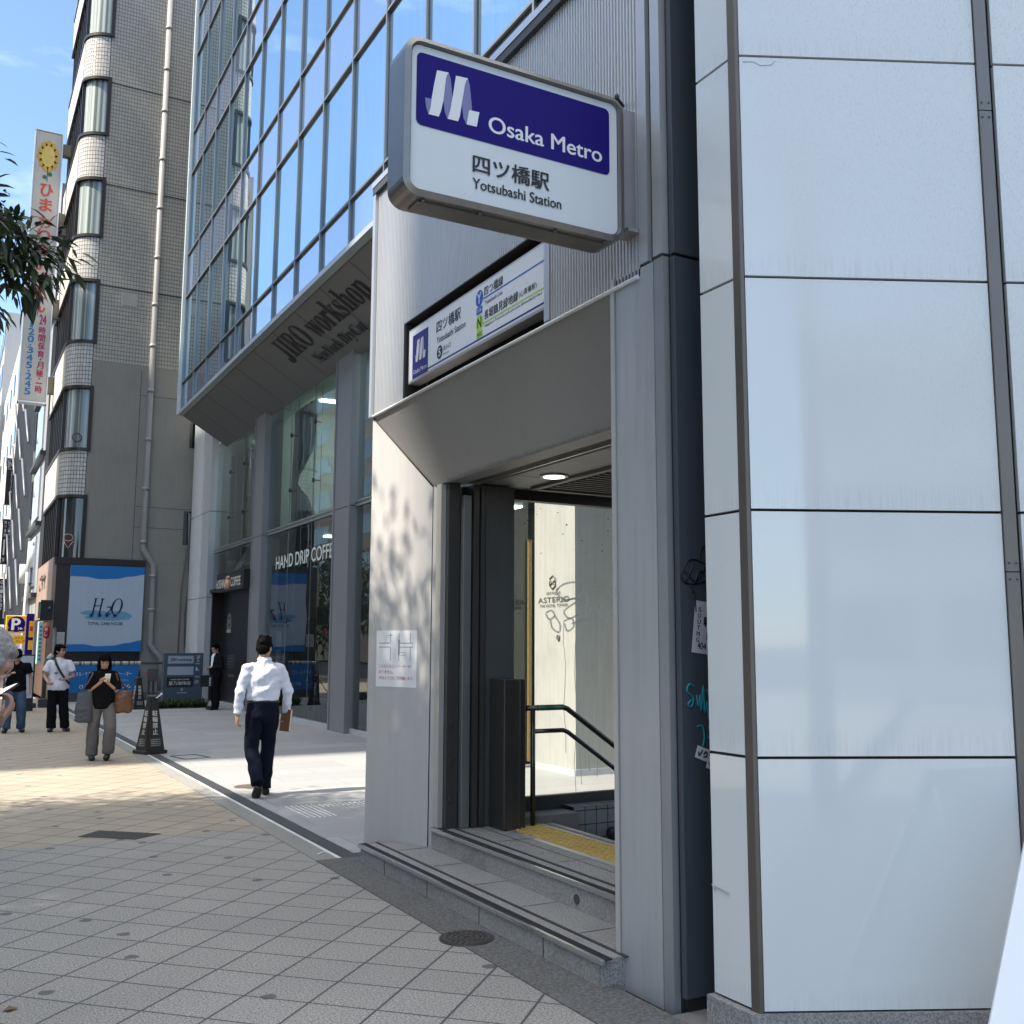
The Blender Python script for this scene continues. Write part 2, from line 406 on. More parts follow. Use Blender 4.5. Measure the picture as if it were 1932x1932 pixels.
m = MB(); m.box(2.98, 5.25, 7.60, 7.66, 3.0, 5.298); m.box(5.2, 5.25, 3.8, 7.6, 2.9, 5.298); m.build("wall", PANELGREY, st)
# left pillar (splayed)
m = MB(); m.prism([(2.935, 7.645, -.02), (3.19, 7.035, -.02), (3.22, 6.97, -.02), (3.75, 6.97, -.02), (3.75, 7.02, -.02), (3.3, 7.3, -.02), (3.02, 7.665, -.02)], (0, 0, 2.805))
A, B, Mi, P = Vector((2.93, 7.64, 3.41)), Vector((2.93, 7.02, 3.41)), Vector((3.2, 6.83, 2.785)), Vector((3.195, 7.03, 2.785))
m.face([Vector((2.935, 7.645, 2.785)), P, A]); m.face([A, (2.99, 7.66, 3.4), (3.02, 7.665, 2.785), (2.935, 7.645, 2.785)])
m.build("left_pillar", PILL, st)
m = MB(); e = .004
n1 = (B-A).cross(P-A).normalized()*e
m.face([A, B, Mi, P]); m.face([B, (2.93, 4.24, 3.41), (3.2, 4.24, 2.785), Mi])
m.face([(2.93, 4.24, 3.41), (3.3, 4.24, 3.41), (3.2, 4.24, 2.785)])
m.build("canopy", FLARE, st)
m = MB(); m.tube([(2.925, 7.645, 3.412), (2.925, 4.0, 3.412)], .012, 6); m.build("canopy_edge", M("white_trim", (.62, .62, .61), .4), st)
m = MB(); m.tube([A+Vector((-.002, 0, 0)), P+Vector((-.004, -.002, 0))], .006, 6); m.tube([P+Vector((0, -.004, 0)), (3.19, 7.03, .13)], .004, 6); m.build("seam", M("seam_dark", (.03, .028, .026), .8), st)
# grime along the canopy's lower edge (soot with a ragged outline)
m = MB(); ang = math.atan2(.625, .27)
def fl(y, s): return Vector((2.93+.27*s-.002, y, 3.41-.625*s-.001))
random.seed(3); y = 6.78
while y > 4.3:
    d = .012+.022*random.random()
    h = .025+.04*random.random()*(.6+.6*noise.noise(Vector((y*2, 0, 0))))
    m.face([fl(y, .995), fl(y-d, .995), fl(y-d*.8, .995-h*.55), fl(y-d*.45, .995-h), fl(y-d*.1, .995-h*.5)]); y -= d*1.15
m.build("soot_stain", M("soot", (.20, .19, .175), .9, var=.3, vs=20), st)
# jamb of channels
JB = 6.965
m = MB(); m.box(3.196, 3.235, 6.88, JB, .13, 2.785); m.build("jamb_edge", M("jamb_edge_panel", (.42, .40, .37), .4, .2), st)
m = MB(); m.box(3.237, 3.335, 6.84, JB, .13, 2.785, bev=.004); m.build("shutter_channel", DKSTEEL, st)
m = MB()
for z in (1.02, .76, .48, .22): m.tube([(3.275, 6.838, z), (3.275, 6.826, z)], .018, 12)
m.build("bolt", DKSTEEL, st)
m = MB(); m.box(3.345, 3.41, 6.80, JB, .28, 2.70, bev=.003); m.build("shutter_channel", M("channel_grey", (.2, .21, .2), .4, .5, streak=.2), st)
m = MB(); m.box(3.425, 3.47, 6.79, JB, .28, 2.785); m.box(3.485, 3.52, 6.785, JB, .28, 2.785); m.build("shutter_channel", DKSTEEL, st)
MB().box(3.41, 3.53, 6.93, 6.968, .28, 2.785).build("channel_gap", BLACK, st)
m = MB(); m.box(3.53, 3.775, 6.80, 6.96, .28, 2.785); m.build("jamb_panel", M("jamb_dark_panel", (.07, .069, .066), .55, .1, var=.15, streak=.3, dirt=.3), st)
m = MB(); m.box(3.565, 3.70, 6.56, 6.795, .28, 1.34, bev=.006); m.box(3.715, 3.765, 6.60, 6.795, .28, 1.34, bev=.004); m.build("shutter_post", M("post_steel", (.075, .07, .066), .3, .6, streak=.45), st)
# ceiling
CEI = M("ceiling_panel", (.33, .325, .31), .5, .1, var=.06)
m = MB(); m.box(3.2, 3.36, 4.2, 6.96, 2.79, 2.84); m.box(3.54, 5.2, 4.0, 6.96, 2.80, 2.85); m.build("ceiling", CEI, st)
m = MB(); m.box(3.362, 3.44, 4.2, 6.96, 2.815, 2.88); m.box(3.46, 3.538, 4.2, 6.96, 2.815, 2.88); m.build("shutter_slot", BLACK, st)
MB().box(3.442, 3.458, 4.2, 6.96, 2.785, 2.88).build("slot_rail", STEEL, st)
m = MB(); 
for yy in (6.35, 5.2): m.box(3.541, 3.93, yy, yy+.006, 2.7985, 2.80)
m.box(3.93, 3.936, 4.0, 6.96, 2.7985, 2.80); m.build("ceiling_joint", BLACK, st)
for yy in (6.22, 4.98):
    m = MB(); m.tube([(3.78, yy, 2.80), (3.78, yy, 2.788)], .105, 28); d = m.build("downlight", M("downlight_ring", (.3, .3, .29), .35, .7), st)
    m = MB(); m.disc((3.78, yy, 2.786), X_, Y_, .078); m.build("lamp_glass", emis("downlight_glow", (1, .96, .86), 2.4) if yy > 6 else M("downlight_off", (.5, .5, .48), .3), d)
m = MB(); m.box(3.95, 5.1, 5.0, 6.72, 2.792, 2.799)
m.build("air_grille", BLACK, st)
m = MB()
for k in range(20): m.box(3.99, 5.06, 5.08+k*.08, 5.10+k*.08, 2.778, 2.791)
m.box(3.92, 5.12, 6.72, 6.77, 2.775, 2.799); m.box(3.90, 3.95, 4.9, 6.77, 2.775, 2.799); m.build("grille_bars", M("grille_metal", (.16, .155, .145), .5, .4), st)
MB().box(3.75, 5.25, 6.94, 7.03, 2.72, 2.798).build("head_rail", BLACK, st)
# glass wall to the plaza
GL = glassmat("dirty_clear_glass", (.88, .90, .87), 1.45, 0, wav=.001, haze=.13, hazec=(.5, .52, .5))
gw = MB(); gw.face([(3.78, 6.98, .44), (5.25, 6.98, .44), (5.25, 6.98, 2.72), (3.78, 6.98, 2.72)]); gw = gw.build("glass_wall", GL, st, fix=False)
m = MB(); m.box(3.75, 5.25, 6.955, 7.01, .385, .438); m.box(3.776, 3.79, 6.965, 7.0, .44, 2.72); m.build("glass_frame", DKSTEEL, st)
# graffiti and drips on the glass
GWn = NT("pale_graffiti_paint"); tl = GWn.n("BsdfTranslucent"); tl.inputs[0].default_value = (.75, .77, .73, 1); df = GWn.n("BsdfDiffuse"); df.inputs[0].default_value = (.7, .72, .7, 1)
mx = GWn.n("MixShader"); mx.inputs[0].default_value = .55; GWn.t.links.new(df.outputs[0], mx.inputs[1]); GWn.t.links.new(tl.outputs[0], mx.inputs[2]); tp = GWn.n('BsdfTransparent'); m3 = GWn.n('MixShader'); m3.inputs[0].default_value = .52; GWn.t.links.new(mx.outputs[0], m3.inputs[1]); GWn.t.links.new(tp.outputs[0], m3.inputs[2]); GW = GWn.done(m3.outputs[0])
m = MB(); yg = 6.972
def stroke(pts, r=.008):
    sm = []
    for i in range(len(pts)-1):
        p0 = pts[max(0, i-1)]; p1 = pts[i]; p2 = pts[i+1]; p3 = pts[min(len(pts)-1, i+2)]
        for k in range(5):
            t = k/5; sm.append(tuple(.5*((2*b)+(-a+c)*t+(2*a-5*b+4*c-d)*t*t+(-a+3*b-3*c+d)*t**3) for a, b, c, d in zip(p0, p1, p2, p3)))
    sm.append(pts[-1]); return sm, r
def gl(pts, r=.008):
    sm, r = stroke(pts); m.tube([(x, yg, z) for x, z in sm], r, 5)
gl([(4.26, 2.02), (4.32, 2.07), (4.44, 2.09), (4.50, 2.04), (4.45, 1.97), (4.33, 1.95), (4.26, 2.0), (4.27, 2.04)], .006)
gl([(4.30, 1.93), (4.44, 1.96), (4.52, 1.92), (4.49, 1.86), (4.38, 1.80), (4.33, 1.86), (4.44, 1.93)], .008)
gl([(4.55, 2.03), (4.62, 2.07), (4.72, 2.05), (4.80, 1.97), (4.84, 1.85), (4.78, 1.78)], .006)
gl([(4.53, 1.97), (4.56, 1.86), (4.61, 1.92), (4.64, 1.83), (4.69, 1.94), (4.72, 1.86), (4.84, 1.90)], .010)
gl([(4.40, 1.76), (4.52, 1.79), (4.66, 1.80), (4.82, 1.86)], .011)
gl([(4.16, 1.84), (4.21, 1.86), (4.24, 1.82), (4.19, 1.79), (4.16, 1.83)], .006)
gl([(4.2, 1.79), (4.22, 1.72), (4.28, 1.69), (4.29, 1.75), (4.24, 1.82)], .005)
gl([(4.33, 1.78), (4.40, 1.80), (4.42, 1.74), (4.36, 1.70), (4.33, 1.76)], .005)
for x, z0, z1 in ((4.33, 1.78, .75), (4.47, 1.80, .5), (4.435, 1.8, .45), (4.585, 1.80, .6), (4.66, 1.8, .55), (4.70, 1.8, 1.2), (4.54, 1.79, 1.62), (4.75, 1.83, 1.68), (4.62, 1.8, 1.6)):
    k = 6; m.tube([(x+.012*math.sin(i*1.9+x*40)+(.03*(i/k)*math.sin(x*90)), yg, z0+(z1-z0)*i/k) for i in range(k+1)], .0035, 4)
m.build("graffiti", GW, gw)
m = MB()
random.seed(8)
for k in range(18):
    x = 3.9+.9*random.random(); z = 2.30+.38*random.random(); s = .004+.007*random.random()
    m.box(x, x+s*1.5, 6.9725, 6.974, z, z+s)
m.build("dirt_specks", M("dirt_specks", (.09, .09, .08), .9), gw)
# step floors
def stepobj(name, x0, y0, y1, z0, z1):
    s = MB().box(x0, 4.04, y0, y1, z0, z1, bev=.004).build(name, GRANITE, st); return s
s1 = MB().box(2.795, 3.3, 4.18, 7.34, -.1, .128, bev=.003).build("step", GRANITE, st)
s2 = MB().box(3.19, 4.04, 4.10, 6.965, -.1, .276, bev=.003).build("step", GRANITE, st)
m = MB(); m.box(2.789, 2.794, 4.19, 7.33, -.05, .115); m.build("riser", CONC, s1)
m = MB(); m.box(3.183, 3.189, 4.2, 6.95, .129, .262); m.build("riser", CONC, s2)
m = MB()
for k in range(4): m.box(2.786, 2.7885, 4.7+k*.72, 4.704+k*.72, -.05, .11)
m.build("riser_joint", BLACK, s1)
for s_, x0, z, y0, y1 in ((s1, 2.772, .130, 4.15, 7.35), (s2, 3.166, .278, 4.12, 6.95)):
    MB().box(x0, x0+.022, y0, y1, z-.022, z+.004, bev=.003).build("nosing", M("polished_nosing", (.66, .67, .68), .22, .95), s_)
    m = MB(); m.box(x0+.0225, x0+.068, y0, y1, z-.002, z+.0015)
    for k in range(4): m.box(x0+.027+k*.011, x0+.0315+k*.011, y0, y1, z+.0016, z+.005)
    m.build("grip_strip", M("black_rubber", (.03, .03, .032), .7), s_)
    m = MB(); m.box(x0+.138, x0+.158, y0, y1, z-.002, z+.003); m.build("grip_strip", M("black_rubber2", (.035, .035, .036), .7), s_)
m = MB()
for yy in (4.75, 5.5, 6.25): m.box(3.36, 4.02, yy, yy+.005, .2765, .2775)
m.box(3.5, 3.505, 4.2, 6.95, .2765, .2775); 
m.build("floor_joint", BLACK, s2)
m = MB()
for yy in (4.6, 5.2, 5.8, 6.4, 7.0): m.box(2.95, 3.182, yy, yy+.005, .128, .1295)
m.build("floor_joint", BLACK, s1)
m = MB(); m.tube([(3.182, 5.0, .185), (3.178, 5.0, .185)], .028, 20); d = m.build("drain_cover", M("cast_iron", (.1, .095, .085), .5, .6), s2)
# tactile strip
m = MB(); m.box(3.645, 3.945, 4.3, 6.70, .272, .281)
for i in range(5):
    for j in range(40):
        x, y = 3.675+i*.06, 4.33+j*.06
        if y < 6.69: m.tube([(x, y, .281), (x, y, .288)], [.018, .010], 8)
m.build("tactile_strip", M("yellow_tactile", (.50, .34, .10), .6, var=.12, vs=6, dirt=.4, bump=.15, bs=80), st)
m = MB(); m.box(3.60, 3.644, 4.3, 6.70, .272, .2795); m.box(3.946, 3.975, 4.3, 6.7, .272, .2795); m.build("tactile_edging", SILVER, st)
m = MB(); m.box(4.0, 4.045, 4.2, 6.70, .255, .284); m.build("stair_nosing", STEEL, st)
# stairs down + stairwell
m = MB()
for k in range(9): m.box(4.04+k*.29, 4.04+(k+1)*.29, 4.1, 6.7, -2.5, .276-(k+1)*.16)
m.build("stairs", GRANITE, st)
m = MB(); m.box(3.75, 4.30, 6.72, 6.95, -.1, .335, bev=.006); m.build("stone_ledge", M("ledge_stone", (.13, .125, .115), .7, speck=.4, dirt=.5), st)
m = MB(); m.box(3.76, 5.25, 6.97, 7.1, -2.5, .384); m.build("plinth", DKGREY, st)
m = MB(); uvgrid(m, [(4.30, 6.80, -2.4), (7, 6.80, -2.4)], [(4.30, 6.80, .36), (7, 6.80, .36)], [0, 2.7], 0, 2.76)
uvgrid(m, [(4.30, 6.968, .361), (7, 6.968, .361)], [(4.30, 6.80, .361), (7, 6.80, .361)], [0, 2.7], 0, .168)
m.build("tiled_wall", uvtile_mat("grey_wall_tile", (.22, .22, .215), (.02, .02, .02), .105, .105, .035, .3, .1), st)
m = MB(); m.box(4.04, 7, 3.95, 4.1, -2.5, 2.8); m.box(7, 7.1, 3.95, 7, -2.5, .3); m.build("stairwell_wall", M("stairwell_tile", (.16, .16, .155), .5), st)
# right pillar
m = MB()
m.box(2.93, 3.5, 3.885, 4.205, -.03, 3.455); m.build("right_pillar", PILR, st)
m = MB(); m.box(2.922, 3.45, 4.212, 4.245, .12, 3.47); m.build("pillar_edge", M("pillar_edge_light", (.50, .50, .49), .35, .4, streak=.2), st)
m = MB(); m.box(2.925, 3.4, 3.80, 3.872, -.04, 3.455); m.build("pillar_strip", M("pillar_strip_steel", (.30, .315, .33), .35, .4, streak=.2), st)
m = MB(); m.box(2.945, 3.4, 3.873, 3.884, -.04, 3.45); m.box(2.945, 3.4, 4.206, 4.211, -.04, 3.45); m.box(2.96, 3.4, 3.775, 3.799, -.04, 5.3); m.build("shadow_gap", BLACK, st)
m = MB(); m.box(2.925, 3.4, 3.92, 3.985, 3.47, 5.302); m.box(2.92, 3.4, 3.80, 3.872, 3.47, 5.302); m.build("upper_strip", M("upper_strip_steel", (.45, .46, .47), .35, .45), st)
m = MB(); m.box(2.95, 3.4, 3.873, 3.919, 3.46, 5.3); m.build("shadow_gap", BLACK, st)
sp = MB(); sp.box(2.945, 5.2, 3.74, 3.772, .05, 3.44, bev=.003); sp.box(2.945, 5.2, 3.74, 3.772, 3.455, 8.0, bev=.003); sp = sp.build("side_panel", DKPANEL, st)
MB().box(2.96, 5.2, 3.745, 3.77, -.05, .049).build("side_base", BLACK, st)
# graffiti on the dark side panel
m = MB(); yg = 3.737
def gs(pts, r=.004): 
    sm, _ = stroke(pts); m.tube([(x, yg, z) for x, z in sm], r, 5)
gs([(2.95, 1.90), (2.99, 1.97), (3.05, 1.98), (3.11, 1.95), (3.12, 1.90), (3.05, 1.87), (2.98, 1.87), (2.95, 1.90)])
gs([(2.97, 1.93), (3.04, 1.88), (3.10, 1.97)]); gs([(2.98, 1.88), (3.03, 1.96)]); gs([(3.06, 1.97), (3.07, 2.03), (3.12, 2.06)])
gs([(3.01, 1.87), (3.02, 1.83), (3.03, 1.83), (3.035, 1.74)]); gs([(3.03, 1.87), (3.07, 1.93), (3.12, 1.86)], .005); gs([(3.05, 1.92), (3.12, 1.94)], .006)
m.build("black_graffiti", M("black_ink", (.006, .006, .008), .4), sp)
m = MB()
gs([(3.02, 1.40), (2.99, 1.41), (2.975, 1.38), (3.01, 1.35), (3.00, 1.31), (2.98, 1.32), (3.0, 1.34)], .005)
gs([(3.03, 1.36), (3.04, 1.31), (3.05, 1.36), (3.055, 1.29), (3.07, 1.40), (3.075, 1.28), (3.09, 1.33)], .005)
gs([(3.09, 1.33), (3.10, 1.25), (3.12, 1.31), (3.13, 1.24)], .005); gs([(3.09, 1.38), (3.12, 1.39), (3.11, 1.36), (3.09, 1.38)], .004)
gs([(3.03, 1.22), (3.06, 1.22), (3.07, 1.17), (3.06, 1.13)], .005); gs([(3.10, 1.22), (3.12, 1.14), (3.14, 1.20)], .005); gs([(3.09, 1.17), (3.15, 1.14)], .004)
m.build("teal_graffiti", M("teal_ink", (.01, .16, .20), .5), sp)

# paper sheet with a map on the left pillar
nP = Vector((2.93-3.19, 7.64-7.03, 0)); uP = Vector((3.19-2.93, 7.03-7.64, 0)).normalized(); wP = Vector((-uP.y, uP.x, 0)); wP = -wP if wP.x > 0 else wP
pt = thing("notice_sheet", "white paper map notice stuck on the grey left pillar of the entrance", "notice", (2.97, 7.55, 1.26))
o0 = Vector((2.935, 7.645, 1.265))+uP*.095
MB().obox(o0, uP, Z_, wP, 0, .43, 0, .43, .001, .004).build("sheet", M("paper_white", (.72, .72, .71), .6, var=.02), pt)
m = MB()
def pl(u0, u1, v0, v1): m.obox(o0, uP, Z_, wP, u0, u1, v0, v1, .0042, .005)
for a in ((.03, .15, .33, .336), (.03, .15, .30, .306), (.15, .156, .336, .41), (.15, .156, .2, .30), (.24, .246, .2, .41), (.25, .39, .33, .336), (.25, .39, .30, .306), (.36, .366, .2, .30), (.36, .366, .336, .41), (.12, .17, .39, .394), (.235, .252, .24, .36), (.26, .31, .26, .264), (.26, .31, .24, .244)): pl(*a)
m.build("map_lines", M("map_grey", (.22, .23, .24), .7), pt)
m = MB()
for t_, v_, w_ in (("こちらにはエレベーターが", .145, .34), ("ありません。", .10, .16), ("3号出入り口をご利用願います。", .055, .37)): text(m, t_, o0+uP*.03+Z_*v_+wP*.0046, uP, Z_, w_, .026, .008)
m.build("lettering", M("notice_red", (.45, .05, .04), .7), pt)
# poster and stickers on the dark panel
po = thing("torn_poster", "black and white gig poster pasted askew on the dark side panel", "poster", (3.05, 3.736, 1.6))
Up = Vector((math.cos(-.12), 0, math.sin(-.12))); Vp = Vector((-Up.z, 0, Up.x)); op = Vector((3.005, 3.737, 1.555))
MB().obox(op, Up, Vp, -Y_, 0, .24, 0, .24, .0, .0015).build("sheet", M("poster_paper", (.42, .41, .45), .7, var=.1, vs=20), po)
m = MB(); random.seed(5)
for k in range(46):
    a = random.random()*6.28; r = .02+.055*random.random()**.6; cx, cz = .13+math.cos(a)*r*.9, .13+math.sin(a)*r
    s = .006+.014*random.random(); m.obox(op, Up, Vp, -Y_, cx-s*.5, cx+s*.5, cz-s, cz+s, .0018, .0022)
m.obox(op, Up, Vp, -Y_, .10, .16, .10, .17, .0017, .002)
m.build("picture", M("poster_ink", (.015, .015, .02), .6), po)
m = MB()
for k, c in enumerate("SOUTMG"): text(m, c, op+Up*.02+Vp*(.19-k*.028)-Y_*.002, Up, Vp, .018, .02, .03)
text(m, "404", op+Up*.03+Vp*.02-Y_*.002, Up, Vp, .05, .03, .03); text(m, "11.22 OSAKA", op+Up*.1+Vp*.025-Y_*.002, Up, Vp, .1, .018, .02)
m.build("lettering", M("poster_letters", (.02, .02, .03), .6), po)
for i, (x, z, lb) in enumerate(((3.012, 1.085, "small white sticker with black scrawl, upper of two on the dark panel"), (3.075, 1.035, "small white sticker with black scrawl, lower of two on the dark panel"))):
    s = thing("sticker", lb, "sticker", (x, 3.737, z), 0, "stickers on the dark side panel")
    U = Vector((math.cos(-.35), 0, math.sin(-.35))); V = Vector((-U.z, 0, U.x)); oo = Vector((x, 3.737, z))
    MB().obox(oo, U, V, -Y_, 0, .075, 0, .055, 0, .0015).build("sheet", M("sticker_white", (.5, .49, .52), .6), s)
    m = MB(); f2 = lambda pts: m.tube([oo+U*a+V*b-Y_*.002 for a, b in stroke(pts)[0]], .0035, 5)
    f2([(.012, .03), (.02, .014), (.028, .03), (.032, .042), (.024, .02)]); f2([(.045, .015), (.06, .02), (.062, .035), (.05, .04), (.045, .025)])
    m.build("scrawl", M("black_ink", (.006,.006,.008)), s)

# ================================================================== PROJECTING METRO SIGN
NAVY = M("sign_navy", (.012, .006, .13), .35, var=.02, Specular_IOR_Level=.15); FACE = M("sign_face_white", (.55, .58, .585), .28, var=.03, vs=2, streak=.06)
SCASE = M("sign_case_steel", (.21, .205, .195), .32, .6, var=.1, vs=5, streak=.3, rv=.1)
YS = 3.9
ms = thing("metro_sign", "blue and white illuminated metro station sign projecting from the corrugated wall", "sign", (2.2, 4.0, 3.9))
def rrect(x0, x1, z0, z1, r, y, n=6):
    pts = []
    for cx, cz, a0 in ((x1-r, z1-r, 0), (x0+r, z1-r, 90), (x0+r, z0+r, 180), (x1-r, z0+r, 270)):
        for k in range(n+1):
            a = rad(a0+90*k/n); pts.append(Vector((cx+r*math.cos(a), y, cz+r*math.sin(a))))
    return pts
m = MB()
fr = rrect(1.614, 2.782, 3.525, 4.268, .075, YS+.012); fo = rrect(1.614, 2.782, 3.525, 4.268, .075, 4.092); fi = rrect(1.640, 2.756, 3.552, 4.243, .05, YS); fj = rrect(1.650, 2.746, 3.562, 4.235, .04, YS+.03)
def ringv(p): return [m.bm.verts.new(q) for q in p]
R0, R1, R2, R3 = ringv(fo), ringv(fr), ringv(fi), ringv(fj)
for a, b in ((R0, R1), (R1, R2), (R2, R3)):
    for i in range(len(a)): m.bm.faces.new([a[i], a[(i+1) % len(a)], b[(i+1) % len(a)], b[i]])
m.bm.faces.new(R0[::-1])
m.build("case", SCASE, ms)
m = MB(); m.box(1.70, 2.70, 3.95, 4.06, 3.516, 3.5245)
for x in (1.72, 2.68, 2.0, 2.4): m.tube([(x, 3.935, 3.525), (x, 3.935, 3.512)], .008, 8)
m.build("service_hatch", M("hatch_steel", (.16, .155, .145), .4, .5, dirt=.6), ms)
m = MB(); m.face(rrect(1.650, 2.746, 3.562, 4.235, .04, YS+.02)); fc = m.build("face_panel", FACE, ms)
m = MB(); m.prism(rrect(1.673, 2.700, 3.858, 4.200, .028, YS+.0185), (0, -.0015, 0)); m.build("navy_panel", NAVY, fc)
LW = M("logo_white", (.62, .63, .64), .4, var=.02); LG = M("logo_grey", (.16, .16, .30), .4, var=.04)
yl = YS+.0165
def poly(pts, mat, nm, par, y=yl):
    m = MB(); m.prism([(a, y, b) for a, b in pts], (0, -.0006, 0)); return m.build(nm, mat, par)
logo_g = [[(1.714, 3.991), (1.746, 3.993), (1.741, 3.945), (1.732, 3.917), (1.72, 3.947)],
          [(1.828, 4.141), (1.838, 4.115), (1.844, 4.07), (1.849, 4.004), (1.838, 3.942), (1.825, 3.92), (1.811, 3.95), (1.803, 4.006), (1.813, 4.091), (1.820, 4.13)],
          [(1.925, 4.14), (1.934, 4.11), (1.940, 4.066), (1.947, 3.992), (1.932, 3.99), (1.92, 3.918), (1.904, 3.945), (1.895, 4.017), (1.908, 4.096), (1.916, 4.13)]]
logo_w = [[(1.770, 4.136), (1.757, 4.067), (1.746, 3.998), (1.742, 3.955), (1.732, 3.917), (1.781, 3.918), (1.791, 3.945), (1.803, 4.0), (1.813, 4.1), (1.819, 4.127), (1.828, 4.141)],
          [(1.864, 4.137), (1.850, 4.04), (1.838, 3.964), (1.825, 3.92), (1.877, 3.921), (1.886, 3.95), (1.896, 4.02), (1.908, 4.10), (1.915, 4.127), (1.925, 4.141)],
          [(1.932, 3.99), (1.920, 3.918), (1.971, 3.92), (1.984, 3.993)]]
m = MB(); [m.prism([(a, yl, b) for a, b in p], (0, -.0004, 0)) for p in logo_g]; [m.prism([(a, yl-.0008, b) for a, b in p], (0, -.0006, 0), 1) for p in logo_w]
m.build("emblem", [LG, LW], fc)
m = MB(); text(m, "Osaka Metro", (2.034, yl, 3.913), X_, Z_, .620, .078, .022); m.build("lettering", LW, fc)
INK = M("sign_ink", (.012, .012, .014), .4)
m = MB(); text(m, "四ツ橋駅", (1.955, yl, 3.700), X_, Z_, .40, .088, .022); text(m, "Yotsubashi Station", (1.954, yl, 3.624), X_, Z_, .468, .050, .02); m.build("lettering", INK, fc)
m = MB(); m.box(2.784, 2.935, 4.02, 4.085, 3.66, 4.30, bev=.004); m.box(2.86, 2.945, 3.99, 4.11, 3.64, 3.659); m.build("bracket", M("bracket_steel", (.33, .335, .34), .4, .45), ms)
m = MB(); m.tube([(2.93, 4.12, 4.38), (2.88, 4.1, 4.40)], .008, 8); m.ell((2.875, 4.1, 4.405), (.012, .012, .02)); m.build("wall_hook", BLACK, st)

# ================================================================== LIGHTBOX SIGN OVER THE ENTRANCE
es = thing("entrance_sign", "long white station name board with two line symbols above the entrance", "sign", (2.95, 5.95, 3.74))
def sgn(pts, mat, nm, par, x=2.9475, t=.0006): 
    m = MB(); m.prism([(x, a, b) for a, b in pts], (-t, 0, 0)); return m.build(nm, mat, par)
MB().box(2.955, 3.05, 4.93, 6.985, 3.535, 3.955, bev=.005).build("case", M("lightbox_case", (.45, .45, .45), .4, .4), es)
def rc(y0, y1, z0, z1): return [(y0, z0), (y1, z0), (y1, z1), (y0, z1)]
ef = sgn(rc(4.95, 6.965, 3.552, 3.938), M("lightbox_face", (.66, .70, .74), .25, var=.02), "face_panel", es, 2.9535, .001)
NAV2 = M("board_navy", (.02, .015, .17), .35, Specular_IOR_Level=.2)
sgn(rc(6.618, 6.90, 3.555, 3.89), NAV2, "emblem_panel", ef, 2.952)
sgn(rc(4.95, 6.62, 3.568, 3.580), NAV2, "rule", ef, 2.952)
def fit(p):  # shrink the metro emblem into the small panel (Y runs right to left here)
    return [(6.85-(a-1.714)*.70, 3.672+(b-3.917)*.75) for a, b in p]
m = MB(); [m.prism([(2.951, a, b) for a, b in fit(p)], (-.0004, 0, 0)) for p in logo_g]; [m.prism([(2.9502, a, b) for a, b in fit(p)], (-.0006, 0, 0), 1) for p in logo_w]
m.build("emblem", [M("logo_grey2", (.3, .3, .45), .4), LW], ef)
mY = -Y_
def tx(items, mat, x=2.951):
    m = MB()
    for b_, y, z, w_, h_, bo in items: text(m, b_, (x, y, z), mY, Z_, w_, h_, bo)
    return m.build("lettering", mat, ef)
tx([("Osaka Metro", 6.876, 3.588, .24, .032, .01)], LW, 2.9505)
tx([("四ツ橋駅", 6.475, 3.796, .395, .087, .016), ("Yotsubashi Station", 6.467, 3.718, .46, .046, .016), ("出入口", 6.356, 3.640, .12, .036, .004), ("Entrance", 6.356, 3.606, .094, .017, .002),
    ("四つ橋線", 5.732, 3.845, .257, .064, .014), ("Yotsubashi Line", 5.723, 3.785, .242, .027, .004), ("長堀鶴見緑地線", 5.729, 3.684, .45, .062, .014), ("(心斎橋駅)", 5.268, 3.687, .215, .045, .002),
    ("Nagahori Tsurumi-ryokuchi Line (Shinsaibashi Sta.)", 5.721, 3.630, .727, .022, .004)], INK)
BLU = M("line_blue", (.02, .09, .42), .4); GRN = M("line_green", (.36, .62, .06), .4)
m = MB(); m.disc((2.951, 5.801, 3.852), Y_, Z_, .053, 28, ry=.057); m.face([(2.951, a, b) for a, b in rc(5.757, 5.842, 3.745, 3.794)]); m.face([(2.9508, a, b) for a, b in rc(4.957, 5.748, 3.829, 3.838)]); m.build("line_symbol", BLU, ef)
m = MB(); m.disc((2.951, 5.797, 3.685), Y_, Z_, .052, 28, ry=.056); m.face([(2.951, a, b) for a, b in rc(5.752, 5.839, 3.583, 3.631)]); m.face([(2.9508, a, b) for a, b in rc(4.957, 5.745, 3.662, 3.671)]); m.build("line_symbol", GRN, ef)
m = MB(); m.disc((2.951, 6.416, 3.644), Y_, Z_, .047, 28, ry=.05); m.build("exit_number_disc", INK, ef)
tx([("Y", 5.828, 3.818, .055, .07, .03), ("Y14", 5.83, 3.757, .06, .026, .02), ("5", 6.432, 3.616, .034, .056, .03)], LW, 2.9495)
tx([("N", 5.822, 3.652, .05, .07, .03), ("N15", 5.826, 3.594, .06, .026, .02)], INK, 2.9495)

